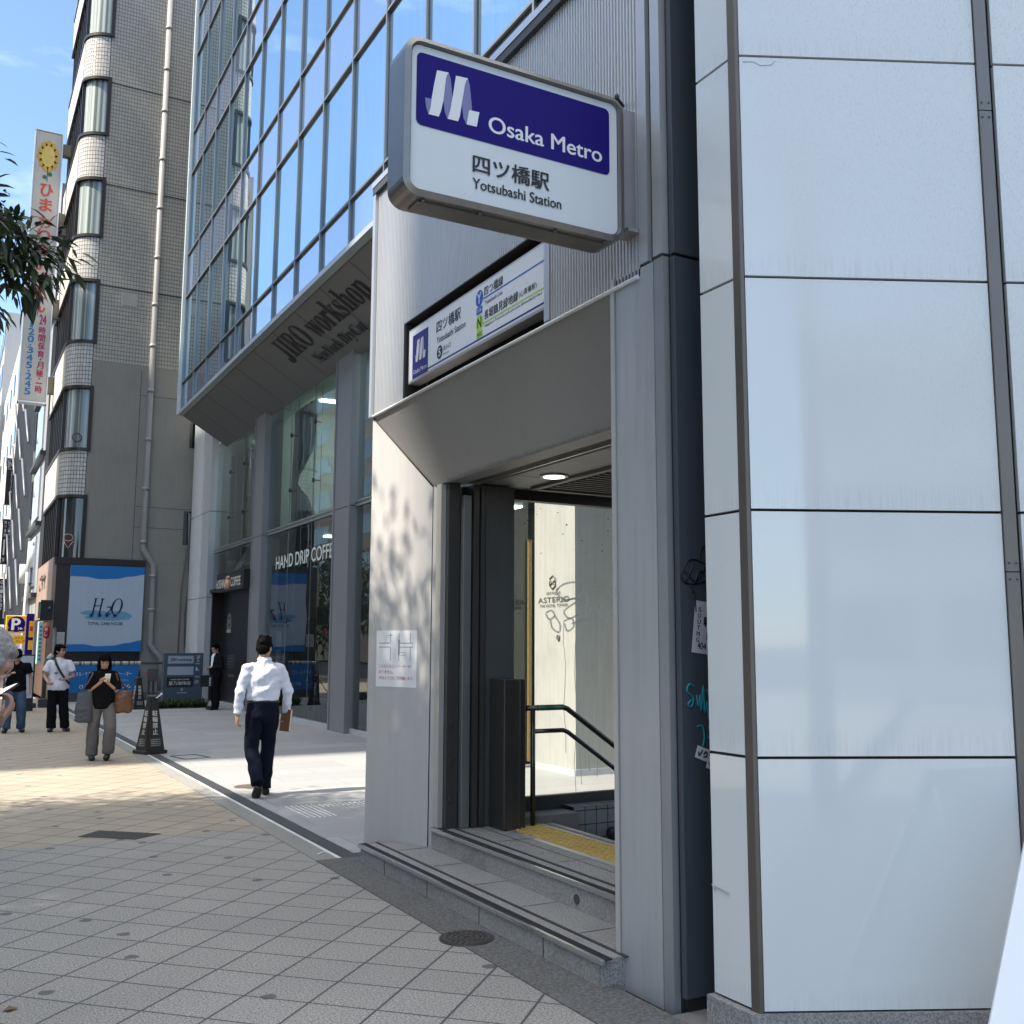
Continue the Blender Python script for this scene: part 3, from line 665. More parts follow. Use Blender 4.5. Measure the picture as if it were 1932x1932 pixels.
# ================================================================== HANDRAIL
hr = thing("handrail", "two tier dark steel handrail with green tape beside the station stairs", "handrail", (3.86, 6.66, .276))
RB = M("rail_steel", (.07, .068, .062), .25, .8)
m = MB(); m.tube([(3.86, 6.66, .27), (3.86, 6.66, 1.12)], .019, 14); m.build("post", RB, hr)
m = MB(); m.tube([(3.77, 6.66, 1.125), (4.12, 6.66, 1.125), (4.16, 6.66, 1.112), (4.60, 6.66, .81), (6, 6.66, -.15)], .02, 14); tr_ = m.build("top_rail", RB, hr)
m = MB(); m.tube([(3.86, 6.66, .955), (4.12, 6.66, .955), (4.16, 6.66, .942), (4.60, 6.66, .64), (6, 6.66, -.32)], .017, 14); m.build("lower_rail", RB, hr)
m = MB(); m.tube([(3.90, 6.66, 1.125), (4.12, 6.66, 1.125)], .0215, 14); m.build("green_tape", M("green_tape", (.01, .10, .05), .4), tr_)
m = MB(); m.tube([(4.62, 6.68, .15), (4.62, 6.76, .15)], .05, 16); m.build("end_cap", BLACK, hr)

# ================================================================== STONE PANELLED BUILDING (right)
WT = NT("white_glazed_panel"); p_ = WT.pos(); x_, y_, z_ = WT.xyz(p_)
base = WT.mix(WT.noise(p_, 1.3, 4), (.565, .60, .605), (.625, .66, .665))
grit = WT.math('MULTIPLY', WT.ramp(WT.math('ADD', z_, WT.math('MULTIPLY', x_, .9)), .0, 1.0), 1.0)
hi = WT.n("MapRange"); WT.set(hi.inputs[0], WT.math('ADD', WT.math('MULTIPLY', z_, .55), x_)); hi.inputs[1].default_value = 4.6; hi.inputs[2].default_value = 6.6
sp_ = WT.ramp(WT.noise(WT.mapping(p_, (60, 60, 22)), 3, 4, .7), .52, .72)
base = WT.mix(WT.math('MULTIPLY', WT.math('MULTIPLY', sp_, hi.outputs[0]), .55), base, (.22, .22, .21))
zj = WT.math('FRACT', WT.math('DIVIDE', WT.math('SUBTRACT', z_, .125), 1.035))
run = WT.ramp(WT.noise(WT.mapping(p_, (45, 45, 2.2)), 2, 4, .6), .45, .75)
near = WT.ramp(zj, .0, .10, (1, 1, 1), (0, 0, 0)); near2 = WT.ramp(zj, .93, 1.0)
base = WT.mix(WT.math('MULTIPLY', WT.math('MULTIPLY', run, WT.math('MAXIMUM', near, near2)), .22), base, (.24, .225, .20))
rg = WT.math('ADD', .05, WT.math('MULTIPLY', hi.outputs[0], .3))
WPAN = WT.done(WT.bsdf(base, rg, 0, 1.75, WT.noise(p_, 1.1, 2), .03, .01))
wb = thing("panelled_building", "corner of a building clad in glossy white panels with brown joint strips", "building", (2.97, 3.32, 0))
cA = Vector((2.97, 3.32, 0)); uW = Vector((.9, -.436, 0)).normalized(); nW = Vector((-.436, -.9, 0)).normalized()
zs = [.125, 1.125, 2.16, 3.195, 4.235, 5.275, 6.3, 7.4]
m = MB(); m.prism([(2.985, 3.56, -.1), tuple(cA+Vector((.02, .02, -.1))), tuple(cA+uW*4-nW*.03+Vector((0, 0, -.1))), tuple(cA+uW*4-nW*2+Vector((0, 0, -.1))), (4.5, 3.56, -.1)], (0, 0, 9)); m.build("wall", M("backing_dark", (.05, .045, .04), .8), wb)
g = .006
for i in range(7):
    z0, z1 = zs[i]+g, zs[i+1]-g
    m = MB(); m.box(2.962, 2.984, 3.342, 3.572, z0, z1, bev=.002); m.build("panel", WPAN, wb)
    m = MB(); m.obox(cA, uW, Z_, nW, .024, 1.118, z0, z1, 0, .022); m.build("panel", WPAN, wb)
    dz = .0
    m = MB(); m.obox(cA, uW, Z_, nW, 1.205, 2.32, z0+dz, z1+dz, 0, .022); m.build("panel", WPAN, wb)
    if i in (0, 1, 2, 3, 4):
        m = MB(); m.obox(cA, uW, Z_, nW, 2.34, 3.4, z0, z1, 0, .022); m.build("panel", WPAN, wb)
BRN = M("brown_flashing", (.13, .115, .10), .42, .5, var=.12, streak=.2)
m = MB(); m.prism([cA+Vector((-.010, .022, .1)), cA+uW*.004+nW*.022+Vector((0, 0, .1)), cA+uW*.020+nW*.024+Vector((0, 0, .1)), cA+uW*.020+Vector((0, 0, .1)), cA+Vector((.01, .02, .1))], (0, 0, 8)); m.build("corner_strip", BRN, wb)
m = MB(); m.obox(cA, uW, Z_, nW, 1.122, 1.178, .12, 1.9, 0, .034); m.obox(cA, uW, Z_, nW, 1.122, 1.178, 1.905, 4.0, 0, .034); m.obox(cA, uW, Z_, nW, 1.122, 1.178, 4.005, 8, 0, .034)
m.build("joint_strip", M("joint_flashing", (.20, .19, .175), .4, .5, var=.1, streak=.2), wb)
m = MB()
for z in (1.87, 1.94, 3.97, 4.04): 
    for u_ in (1.134, 1.166): m.obox(cA, uW, Z_, nW, u_-.004, u_+.004, z-.004, z+.004, .034, .037)
m.build("rivet", DKGREY, wb)
m = MB(); m.prism([(2.93, 3.585, -.1), (2.93, 3.31, -.1), tuple(cA+uW*4+nW*.045+Vector((0, 0, -.1))), tuple(cA+uW*4-nW*.2+Vector((0, 0, -.1))), (3.3, 3.585, -.1)], (0, 0, .222)); m.build("plinth", GRANITE, wb)
m = MB(); zc = 2.0
for pts in ([(2.957, 3.55, .565), (2.957, 3.50, .56), (2.957, 3.46, .555)], [(2.957, 3.57, .57), (2.957, 3.545, .55)]): m.tube(pts, .003, 4)
q = lambda t_, z: tuple(cA+uW*t_+nW*.0225+Vector((0, 0, z)))
m.tube([q(.04, 4.205), q(.09, 4.207), q(.12, 4.19), q(.17, 4.195), q(.19, 4.215)], .0018, 4)
m.build("crack", M("hairline_crack", (.36, .35, .34), .9), wb)

# leaning white signboard in the corner
sb = thing("signboard", "plain white tilted signboard standing in the lower right corner of the view", "signboard", (3.3, 2.2, 0))
vT = Vector((.3926, 0, .9197)); hT = Vector((.75, -.66, 0)); nT = hT.cross(vT).normalized(); nT = -nT if nT.y > 0 else nT; oT = Vector((3.178, 2.5, 0))
m = MB(); m.obox(oT, hT, vT, nT, 0, .62, .06, 1.12, -.012, .012); m.build("board", M("board_white", (.80, .82, .84), .35, var=.015), sb)
for a in (.03, .58):
    m = MB(); m.obox(oT, hT, vT, nT, a-.015, a+.015, .0, 1.1, -.034, -.0125)
    m.tube([oT+hT*a+vT*1.05-nT*.04, oT+hT*a+Vector((.62, .16, .012))], .012, 8); m.build("leg", STEEL, sb)
# ================================================================== GLASS OFFICE BUILDING
MULL = M("mullion_aluminium", (.23, .25, .26), .35, .6, var=.05)
MULD = M("mullion_cap_dark", (.05, .055, .06), .4, .4)
VIS = curtainglass("vision_glass", (.015, .035, .06), .74, (.84, .96, .98), stripes=.12)
SPA = curtainglass("spandrel_glass", (.09, .12, .18), .62)
gbld = thing("glass_building", "office block with a blue reflecting glass curtain wall overhanging a tall shopfront", "building", (5.3, 18, 0))
XC = 5.3; PIT = 1.472; Y0 = 28.21
rows = [(7.92, 8.68, 1), (8.68, 11.10, 0), (11.10, 12.33, 1), (12.33, 14.70, 0), (14.70, 15.93, 1), (15.93, 18.30, 0), (18.30, 19.53, 1), (19.53, 21.9, 0), (21.9, 23.1, 1)]
def in_view(P):
    d = Vector(P)-Vector((0, 0, 1.58)); z = d.dot(fwd)
    return z > 0 and abs(d.dot(r2)/z) < .56 and abs(d.dot(u2)/z) < .60
random.seed(11)
rest = MB(); meshes = {}
for c in range(17):
    ya, yb = Y0-c*PIT-.045, Y0-(c+1)*PIT+.045
    for r, (za, zb, sp) in enumerate(rows):
        za_, zb_ = za+.04, zb-.04; hid = Y0-c*PIT < 13.0 and zb < 8.0
        cen = ((XC), (ya+yb)/2, (za+zb)/2)
        near_ = any(in_view((XC, y, z)) for y in (ya, yb) for z in (za, zb))
        if near_ and not hid:
            key = r
            w2, h2 = (ya-yb)/2, (zb_-za_)/2
            if key not in meshes:
                mm = MB(); mm.box(0, .03, -w2, w2, -h2, h2)
                ob = mm.build("window", SPA if sp else VIS); meshes[key] = ob.data
            else:
                ob = bpy.data.objects.new("window", meshes[key]); C.objects.link(ob)
            ob.parent = gbld; ob.location = Vector(cen)-gbld.location
            ob.rotation_euler = (0, rad(random.gauss(0, .10)), rad(random.gauss(0, .09)))
        else: rest.box(XC, XC+.03, yb, ya, za_, zb_)
rest.build("upper_glazing", VIS, gbld)['kind'] = 'stuff'
m = MB(); d = MB()
for c in range(18):
    y = Y0-c*PIT
    m.box(XC-.05, XC+.05, y-.02, y+.02, 7.88, 23.1); d.box(XC+.0505, XC+.08, y-.036, y+.036, 7.88, 23.1)
for za, zb, sp in rows:
    m.box(XC-.045, XC+.049, Y0-17*PIT, Y0, za-.02, za+.02); d.box(XC+.052, XC+.078, Y0-17*PIT, Y0, za-.045, za+.045)
m.build("mullion_grid", MULL, gbld); d.build("gasket_grid", MULD, gbld)
MB().box(XC-.12, XC+.3, Y0+.03, Y0+.16, 7.80, 23.1).build("corner_trim", M("pale_trim", (.55, .62, .63), .4, .3), gbld)
MB().box(XC-.10, XC+.05, 3.5, Y0+.03, 7.78, 7.87).build("bottom_trim", M("bottom_trim", (.42, .46, .48), .4, .4), gbld)
MB().box(XC+.1, 20, 3.5, Y0, 7.95, 23.1).build("core", M("dark_core", (.02, .025, .03), .8), gbld)
SOFF = M("soffit_panel", (.155, .162, .165), .5, .1, var=.05, vs=.8)
dS = Vector((1.27, 0, -.80)).normalized()
m = MB(); m.prism([(XC-.02, 7.6, 7.83), (6.58, 7.6, 7.05), (6.58, 7.6, 8.2), (XC+.1, 7.6, 8.2)], (0, Y0+.14-7.6, 0)); m.build("soffit", SOFF, gbld)
m = MB(); nS = Vector((-dS.z, 0, dS.x)); nS = -nS if nS.z > 0 else nS
oS = Vector((XC-.02, 0, 7.83))
for k in range(0, 14):
    y = 27.03-k*1.472
    m.obox(oS+Vector((0, y, 0)), dS, Y_, nS, .1, 1.48, -.006, .006, .0005, .002)
m.obox(oS, dS, Y_, nS, .10, .11, 7.7, 28.2, .0005, .002)
m.build("soffit_joint", M("joint_soft", (.07, .07, .07), .8), gbld)
m = MB()
text(m, serif("JIRO workshop"), oS+Vector((0, 20.28, 0))+dS*.95+nS*.004, -Y_, -dS, 4.75, .72, -.004)
text(m, serif("NewYork DryCut"), oS+Vector((0, 19.36, 0))+dS*1.27+nS*.004, -Y_, -dS, 2.65, .33, -.016)
m.build("lettering", M("soffit_ink", (.004, .004, .008), .5), gbld)
# lower facade
FG = 6.57
SHOP = glassmat("shopfront_glass", (.66, .78, .75), 1.9, 0, (.92, .97, 1), wav=.003)
PIER = M("pier_panel", (.27, .28, .295), .4, .4, var=.05, streak=.1)
LIGHTCOL = M("column_panel", (.50, .52, .54), .4, .2, var=.04, streak=.1)
def pane(y0, y1, z0, z1, nm="window"):
    m = MB(); m.face([(FG, y1, z0), (FG, y0, z0), (FG, y0, z1), (FG, y1, z1)]); return m.build(nm, SHOP, gbld, fix=False)
cable = M("steel_cable", (.35, .36, .36), .3, .9)
def shop_window(y0, y1, z0, z1, n, frame=True):
    p = pane(y0, y1, z0, z1)
    m = MB()
    for k in range(1, n): m.box(FG-.004, FG+.02, y0+(y1-y0)*k/n-.006, y0+(y1-y0)*k/n+.006, z0, z1)
    m.build("glass_joint", cable, p)
    m = MB(); q = MB()
    for k in range(1, n):
        y = y0+(y1-y0)*k/n
        m.tube([(FG+.16, y, z0), (FG+.16, y, z1)], .008, 5)
        zz = z0+.75
        while zz < z1-.3:
            q.tube([(FG-.012, y, zz), (FG+.03, y, zz)], .05, 10); q.tube([(FG+.03, y, zz), (FG+.16, y, zz)], .014, 6); zz += 1.25
    m.build("cable", cable, p); q.build("clamp", M("clamp_dark", (.06, .06, .06), .4, .6), p)
    return p
shop_window(24.85, 29.33, 4.26, 7.03, 3); shop_window(24.85, 29.33, 3.12, 4.12, 3)
big = shop_window(18.86, 23.84, 4.26, 7.09, 3); big2 = shop_window(18.86, 23.84, .10, 4.12, 3)
shop_window(12.0, 17.84, 4.26, 7.09, 3); shop_window(12.0, 17.84, .10, 4.12, 3)
m = MB()
for y0, y1 in ((24.81, 29.37), (18.83, 23.88), (12, 17.88)): m.box(FG-.03, FG+.06, y0, y1, 4.13, 4.17); m.box(FG-.03, FG+.06, y0, y1, 4.21, 4.25); m.box(FG+.0, FG+.05, y0, y1, 4.171, 4.209)
m.build("transom", M("transom_steel", (.36, .40, .40), .3, .7), gbld)
m = MB(); m.box(FG-.04, FG+.06, 18.83, 23.88, .0, .09); m.box(FG-.04, FG+.06, 11.9, 17.88, 0, .09); m.build("sill", LIGHTCOL, gbld)
for y0, y1 in ((23.885, 24.805), (17.885, 18.825)):
    m = MB(); m.box(FG-.12, FG+.3, y0, y1, .0, 4.15); m.box(FG-.12, FG+.3, y0, y1, 4.165, 7.3); m.box(FG-.14, FG-.121, y0, y0+.06, 0, 7.2); m.box(FG-.14, FG-.121, y1-.06, y1, 0, 7.2); m.build("pier", PIER, gbld)
m = MB()
for z0, z1 in ((0, 2.90), (2.915, 5.35), (5.365, 8.6)): m.box(FG-.16, FG+.4, 29.40, 31.7, z0, z1)
m.build("end_column", LIGHTCOL, gbld)
m = MB(); m.box(FG-.20, FG-.161, 30.3, 31.7, 0, 2.9); m.box(FG-.2, FG-.161, 30.3, 31.7, 2.915, 5.35); m.box(FG-.2, FG-.161, 30.3, 31.7, 5.365, 8.6); m.build("column_cover", M("column_pale", (.66, .68, .70), .4, .1), gbld)
# inside the shop
INW = M("shop_wall", (.74, .82, .79), .8, var=.1, vs=.7); IND = M("shop_dark_wall", (.10, .11, .115), .7, var=.2)
m = MB(); m.box(6.7, 12, 11.9, 31, .0, .03); m.box(6.7, 12, 11.9, 31, 4.10, 4.28); m.build("shop_floor", M("shop_floor", (.26, .25, .24), .4), gbld)
MB().box(6.6, 12, 11.9, 31, 7.3, 7.5).build("shop_ceiling", INW, gbld)
m = MB(); m.box(11.0, 11.2, 11.9, 31, 4.28, 7.3); m.box(6.75, 11, 24.2, 24.4, 4.28, 7.3); m.box(6.75, 11, 18.3, 18.4, 4.28, 7.3); m.box(8.2, 8.5, 26.3, 26.6, 4.28, 7.3); m.box(8.6, 8.8, 21.0, 21.5, 4.28, 7.3); m.build("shop_wall", INW, gbld)
m = MB(); m.box(9.5, 9.7, 11.9, 31, .03, 4.1); m.box(6.75, 9.5, 18.25, 18.45, .03, 4.1); m.box(6.75, 9.5, 24.2, 24.4, .03, 4.1); m.build("shop_wall", IND, gbld)
m = MB(); 
for y in (19.6, 20.4, 22.3, 23.1): m.box(8.4, 8.55, y, y+.12, .03, 4.1)
m.build("shop_column", M("shop_column", (.30, .36, .38), .6), gbld)
m = MB()
def drape(y0, y1, z0, z1, waist):
    n = 40; rws = 14
    vs = []
    for r in range(rws+1):
        t = r/rws; z = z1+(z0-z1)*t
        wd = 1.0-.72*math.exp(-((t-waist)/.16)**2); off = .30*math.exp(-((t-waist)/.3)**2)
        vs.append([m.bm.verts.new((7.05+.05*math.sin(k*1.25)*wd+.02*math.sin(k*.5+t*4), y1+(y0-y1)*(off*0+k/n*wd), z)) for k in range(n+1)])
    for r in range(rws):
        for k in range(n): m.bm.faces.new([vs[r][k], vs[r][k+1], vs[r+1][k+1], vs[r+1][k]]).smooth = True
drape(21.9, 23.6, 4.35, 7.1, .62)
m.build("drape", M("white_curtain", (.72, .74, .73), .9), gbld)
CAFE = M("cafe_wood", (.10, .06, .035), .5)
for y, x in ((20.2, 8.0), (21.6, 7.7), (22.9, 8.1)):
    t = thing("cafe_table", "round brown cafe table standing behind the shop glass", "table", (x, y, .03), 0, "cafe tables behind the glass")
    m = MB(); m.tube([(x, y, .03), (x, y, .72)], .03, 8); m.build("leg", CAFE, t)
    m = MB(); m.tube([(x, y, .72), (x, y, .75)], .36, 20); m.build("tabletop", CAFE, t)
    for s in (-.55, .55):
        t = thing("cafe_chair", "small brown cafe chair by a round table behind the shop glass", "chair", (x, y+s, .03), 0, "cafe chairs behind the glass")
        m = MB(); m.box(x-.2, x+.2, y+s-.2, y+s+.2, .42, .46); m.build("seat", CAFE, t)
        m = MB(); m.box(x-.2, x+.2, y+s*1.36-.02, y+s*1.36+.02, .46, .9); m.build("backrest", CAFE, t)
        m = MB(); m.box(x-.03, x+.03, y+s-.03, y+s+.03, .03, .42); m.build("leg", CAFE, t)
MENU = M("menu_paper", (.5, .52, .5), .7, var=.35, vs=30)
for y0, y1, z0, z1 in ((22.55, 22.95, 1.55, 1.9), (22.55, 22.95, 1.13, 1.48), (22.55, 22.95, .71, 1.06), (23.5, 23.62, .9, 1.35), (22.3, 22.45, .95, 1.4)):
    MB().box(6.59, 6.60, y0, y1, z0, z1).build("menu_sheet", MENU, big2)
m = MB(); text(m, "HAND DRIP COFFEE", (FG-.006, 23.05, 3.29), -Y_, Z_, 4.15, .285, .035); m.build("lettering", M("window_lettering", (.66, .74, .68), .6), gbld)
SHOPFILL = emis("shop_fill_glow", (.9, 1, .95), 4.5)  # upper panels added to brighten the shop interior; small lower ones are cafe lamps
for y in (13.5, 16.5, 20, 22.6, 26, 28.3):
    for x in (7.4, 9.4): MB().box(x, x+1.2, y, y+.22, 7.27, 7.299).build("ceiling_fill_light", SHOPFILL, gbld)
for y in (20, 22.6, 16):
    for x in (7.6, 8.8): MB().box(x, x+.25, y, y+.25, 4.07, 4.099).build("ceiling_fill_light", SHOPFILL, gbld)
# entrance recess with black door
m = MB(); m.box(6.86, 6.95, 25.0, 29.4, .02, 3.1); m.box(6.57, 6.86, 29.3, 29.395, .0, 3.1); m.box(6.57, 7.0, 24.81, 25.18, 0, 3.1); m.box(6.5, 7.0, 24.81, 29.39, 3.03, 3.115); 
dr = m.build("door", M("door_black", (.010, .010, .011), .35), gbld)
m = MB()
DC = Vector((6.855, 28.45, 2.2))
for r0, r1 in ((.13, .145), (.235, .25)):
    for k in range(28):
        a0, a1 = 2*PI*k/28, 2*PI*(k+1)/28
        m.face([DC+(Y_*math.cos(a)+Z_*math.sin(a)*1.0)*r for a, r in ((a0, r0), (a1, r0), (a1, r1), (a0, r1))])
for k in range(22):
    a = 2*PI*k/22; p = DC+(Y_*math.cos(a)+Z_*math.sin(a))*.19; t_ = -Y_*math.cos(a)*.0+Vector((0, -math.sin(a), math.cos(a)))
    m.obox(p-X_*.001, Vector((0, math.cos(a), math.sin(a))), t_, X_, -.028, .028, -.012, .012, -.001, .001)
for k in range(5):
    a = 1.2*k; m.tube([DC-X_*.002+Vector((0, .08*math.cos(a), .08*math.sin(a))), DC-X_*.002+Vector((0, .05*math.cos(a+1.3), .05*math.sin(a+1.3))), DC-X_*.002+Vector((0, .02*math.cos(a+2.2), .02*math.sin(a+2.2)))], .008, 5)
m.prism([DC+Vector((-.003, .2, -.2)), DC+Vector((-.003, -.2, -.2)), DC+Vector((-.003, -.24, -.29)), DC+Vector((-.003, .24, -.29))], (-.001, 0, 0))
m.build("crest", M("crest_silver", (.34, .34, .34), .5), dr)
m = MB()
for k in range(5): m.box(6.852, 6.8535, 27.7, 28.5, 1.28-.075*k, 1.29-.075*k)
m.build("opening_hours", M("pale_lines", (.26, .26, .26), .6), dr)
m = MB(); text(m, "OPEN  8:00", (6.85, 28.3, .72), -Y_, Z_, .6, .07, .01); m.build("lettering", M("pale_lines", (.26,.26,.26), .6), dr)
MB().box(6.45, 6.9, 25.2, 29.35, 0, .035).build("threshold", LIGHTCOL, dr)
# white pier with the hotel name, seen through the station
WP = M("weathered_white_pier", (.38, .385, .365), .4, var=.07, streak=.3, dirt=.25)
m = MB(); m.box(6.9, 9.5, 10.85, 11.86, .08, 3.6); wp = m.build("pier", WP, gbld)
MB().box(6.885, 9.5, 10.835, 11.875, 0, .079).build("pier_base", LIGHTCOL, gbld)
m = MB(); xk = 6.892
def PG(u): return 11.86-1.03*u
m2 = []
cy_, r_ = PG(.46), .075
for s in (-1, 1):
    m.tube([(xk, cy_, 2.49), (xk, cy_+s*r_, 2.45), (xk, cy_+s*r_*.4, 2.41), (xk, cy_-s*r_*.5, 2.385), (xk, cy_-s*r_, 2.36), (xk, cy_, 2.315)], .009, 5)
    m.tube([(xk, cy_+s*r_, 2.45), (xk, cy_+s*r_, 2.36)], .007, 5)
text(m, "VERTIQUE", (xk, PG(.30), 2.24), -Y_, Z_, .36, .04, .02); text(m, "ASTERIO", (xk, PG(.10), 2.145), -Y_, Z_, .78, .068, .012); text(m, "THE HOTEL TOWER", (xk, PG(.14), 2.085), -Y_, Z_, .70, .036, .02)
m.tube([(6.9, PG(.6), 1.69), (6.88, PG(.6), 1.69)], .035, 16)
m.build("lettering", M("bronze_letters", (.16, .155, .14), .4, .4), wp)
MB().box(6.83, 6.875, 11.89, 11.94, .08, 3.0).build("gold_strip", M("gold_textured", (.34, .25, .10), .4, .6, var=.5, vs=40, bump=1, bs=60), gbld)
m = MB(); m.face([(6.57, 11.95, .1), (6.9, 11.95, .1), (6.9, 11.95, 4.1), (6.57, 11.95, 4.1)]); m.build("window", SHOP, gbld, fix=False)
MB().box(9.5, 10, 7.7, 11.9, 0, 7.4).build("side_wall", M("side_wall", (.2, .22, .22), .6), gbld)

# coffee shop sign over the door
hs = thing("coffee_sign", "black coffee shop sign with white raised letters over the dark doorway", "sign", (6.35, 26.2, 3.0))
MB().box(6.27, 6.5, 24.78, 27.55, 2.94, 3.42, bev=.01).build("panel", M("sign_black", (.012, .011, .011), .4), hs)
LIT = M("letter_cream", (.74, .71, .64), .5)
m = MB(); text(m, "HOSHINO", (6.255, 27.5, 3.04), -Y_, Z_, 1.12, .22, .02); text(m, "COFFEE", (6.255, 25.98, 3.04), -Y_, Z_, .98, .22, .02)
m.build("lettering", LIT, hs)
m = MB(); m.tube([(6.24, 26.17, 2.98), (6.24, 26.17, 3.22)], [.1, .06], 12); m.tube([(6.24, 26.17, 3.22), (6.24, 26.17, 3.28), (6.24, 26.17, 3.32)], [.05, .07, .02], 12); m.build("mill_emblem", M("emblem_copper", (.55, .32, .2), .5), hs)

# directory sign
ds = thing("directory_sign", "slate blue tenant directory board with white panels and floor arrows in a planting bed", "sign", (5.45, 27.2, 0))
SL = M("slate_blue", (.055, .085, .115), .45, var=.06)
m = MB(); m.box(5.0, 5.93, 27.2, 27.42, 0, 1.37, bev=.008); m.box(4.955, 4.999, 27.19, 27.43, 0, 1.36); m.build("board", SL, ds)
m = MB(); m.box(5.045, 5.69, 27.188, 27.199, 1.10, 1.30); m.box(5.045, 5.69, 27.188, 27.199, .815, 1.025); m.build("name_panel", M("panel_blue_grey", (.33, .38, .44), .5), ds)
m = MB(); m.box(5.035, 5.69, 27.186, 27.199, .52, .757); m.build("name_panel", BLACK, ds)
m = MB(); text(m, serif("JIRO workshop"), (5.10, 27.186, 1.145), X_, Z_, .53, .095, .01)
for a, b, c_, d_ in ((5.052, 5.684, 1.106, 1.11), (5.052, 5.684, 1.29, 1.294), (5.052, 5.056, 1.106, 1.294), (5.68, 5.684, 1.106, 1.294)): m.box(a, b, 27.1865, 27.1875, c_, d_)
m.build("lettering", INK, ds)
m = MB()
text(m, "2F", (5.75, 27.197, 1.22), X_, Z_, .10, .085, .0); text(m, "↗", (5.77, 27.197, 1.14), X_, Z_, .05, .05, .02); text(m, "1", (5.75, 27.197, .92), X_, Z_, .035, .085, 0); text(m, "→", (5.785, 27.197, .915), X_, Z_, .055, .035, .03); text(m, "1F", (5.74, 27.197, .59), X_, Z_, .085, .085, 0)
text(m, "HAND DRIP COFFEE", (5.13, 27.184, .685), X_, Z_, .46, .032, .01); text(m, "星乃珈琲店", (5.09, 27.184, .56), X_, Z_, .54, .095, 0)
text(m, "ASTERIO", (5.30, 27.197, .355), X_, Z_, .24, .022, .02); m.tube([(5.42, 27.197, .42), (5.395, 27.197, .45), (5.42, 27.197, .49), (5.445, 27.197, .45), (5.42, 27.197, .42)], .005, 4)
for k in range(4): m.box(5.735, 5.85, 27.196, 27.199, 1.105-.016*k-.3*(k > 1), 1.111-.016*k-.3*(k > 1))
m.build("lettering", M("board_white_ink", (.68, .70, .72), .5), ds)

# ================================================================== GREY TILED BUILDING
K = 1.029; YW = 31.9
def gz(z): return 1.58+(z-1.58)*K
TILE = uvtile_mat("grey_mosaic_tile", (.385, .365, .322), (.155, .147, .132), .085, .125, .09, .4, .08)
TILEW = uvtile_mat("pale_bay_tile", (.50, .485, .45), (.07, .065, .06), .085, .125, .075, .2, .12)
STUC = M("grey_stucco", (.26, .25, .222), .9, var=.1, vs=.6, streak=.22, dirt=.15, bump=.2, bs=40)
tb = thing("tiled_building", "tall grey mosaic tiled building with rounded corner bay windows and a long drainpipe", "building", (4.5, YW, 0))
m = MB(); m.box(3.42, 14, 31.94, 38, 4.0, 27); m.box(2.82, 3.419, 32.8, 38, 4.0, 27); m.box(2.73, 14, 31.94, 38, 0, 3.99); m.build("core", M("core_dark", (.04, .04, .042), .7), tb)
m = MB(); uvgrid(m, [(3.36, YW, gz(9.73)), (10, YW, gz(9.73))], [(3.36, YW, 27), (10, YW, 27)], [0, 6.64], 0, 17.1); m.build("tile_wall", TILE, tb)
m = MB(); m.box(3.36, 14, YW-.01, YW+.02, 4.0, gz(9.73)-.004); m.box(5.1, 14, YW-.008, YW+.02, 0, 3.998); m.build("plaster_wall", STUC, tb)
m = MB(); m.box(4.745, 4.76, YW-.014, YW-.0105, 4.0, gz(9.6))
for z, x0 in ((8.85, 4.77), (5.55, 4.77), (4.95, 4.77)): m.box(x0, 6.6, YW-.014, YW-.0105, gz(z)-.006, gz(z)+.006)
for z in (18.3, 15.1, 12.0): m.box(3.37, 8, YW-.005, YW-.001, gz(z)-.02, gz(z)+.02)
m.build("wall_joint", M("joint_dark", (.05,.05,.05), .8), tb)
MB().box(4.07, 4.53, YW-.012, YW-.002, gz(11.49), gz(11.89)).build("cement_patch", M("patch_grey", (.33, .325, .315), .9), tb)
# bay: quarter-round corner then the street front
RB_ = .67; cxb, cyb = 3.35, YW+RB_
def bay_path(off, y_end=37.2):
    pts = [(3.35, YW-off)]
    for k in range(1, 15):
        a = rad(-90-90*k/14); pts.append((cxb+(RB_+off)*math.cos(a), cyb+(RB_+off)*math.sin(a)))
    pts.append((cxb-RB_-off, y_end)); return pts
def bay_strip(mb, off, z0, z1, y_end=37.2):
    p = bay_path(off, y_end); us = [0]
    for i in range(1, len(p)): us.append(us[-1]+math.dist(p[i], p[i-1]))
    uvgrid(mb, [(x, y, z0) for x, y in p], [(x, y, z1) for x, y in p], us, z0, z1)
def bay_slab(mb, off, z0, z1, mi=0):
    p = bay_path(off); q = bay_path(-.25)
    a = [mb.bm.verts.new((x, y, z0)) for x, y in p]; b = [mb.bm.verts.new((x, y, z1)) for x, y in p]
    c = [mb.bm.verts.new((x, y, z0)) for x, y in q]; d = [mb.bm.verts.new((x, y, z1)) for x, y in q]
    for i in range(len(a)-1):
        for f in ([a[i], a[i+1], b[i+1], b[i]], [b[i], b[i+1], d[i+1], d[i]], [c[i], c[i+1], a[i+1], a[i]]): mb.bm.faces.new(f).material_index = mi
BRONZE = M("bronze_frame", (.035, .028, .024), .35, .4)
wins = [(3.98, 5.72), (7.12, 8.89), (10.29, 12.08), (13.49, 15.2), (16.65, 18.37), (19.81, 21.6), (22.97, 24.7)]
FRONTW = M("cream_front_tile", (.62, .58, .49), .45, var=.06, streak=.15)
BAYGL = NT("bay_glass"); p_ = BAYGL.pos(); 
strip_ = BAYGL.noise(BAYGL.mapping(p_, (5, 5, .02)), 1.6, 2)
bc = BAYGL.mix(BAYGL.ramp(strip_, .40, .62), (.10, .13, .125), (.46, .50, .46)); BAYGL = BAYGL.done(BAYGL.bsdf(bc, .06, 0, 1.7))
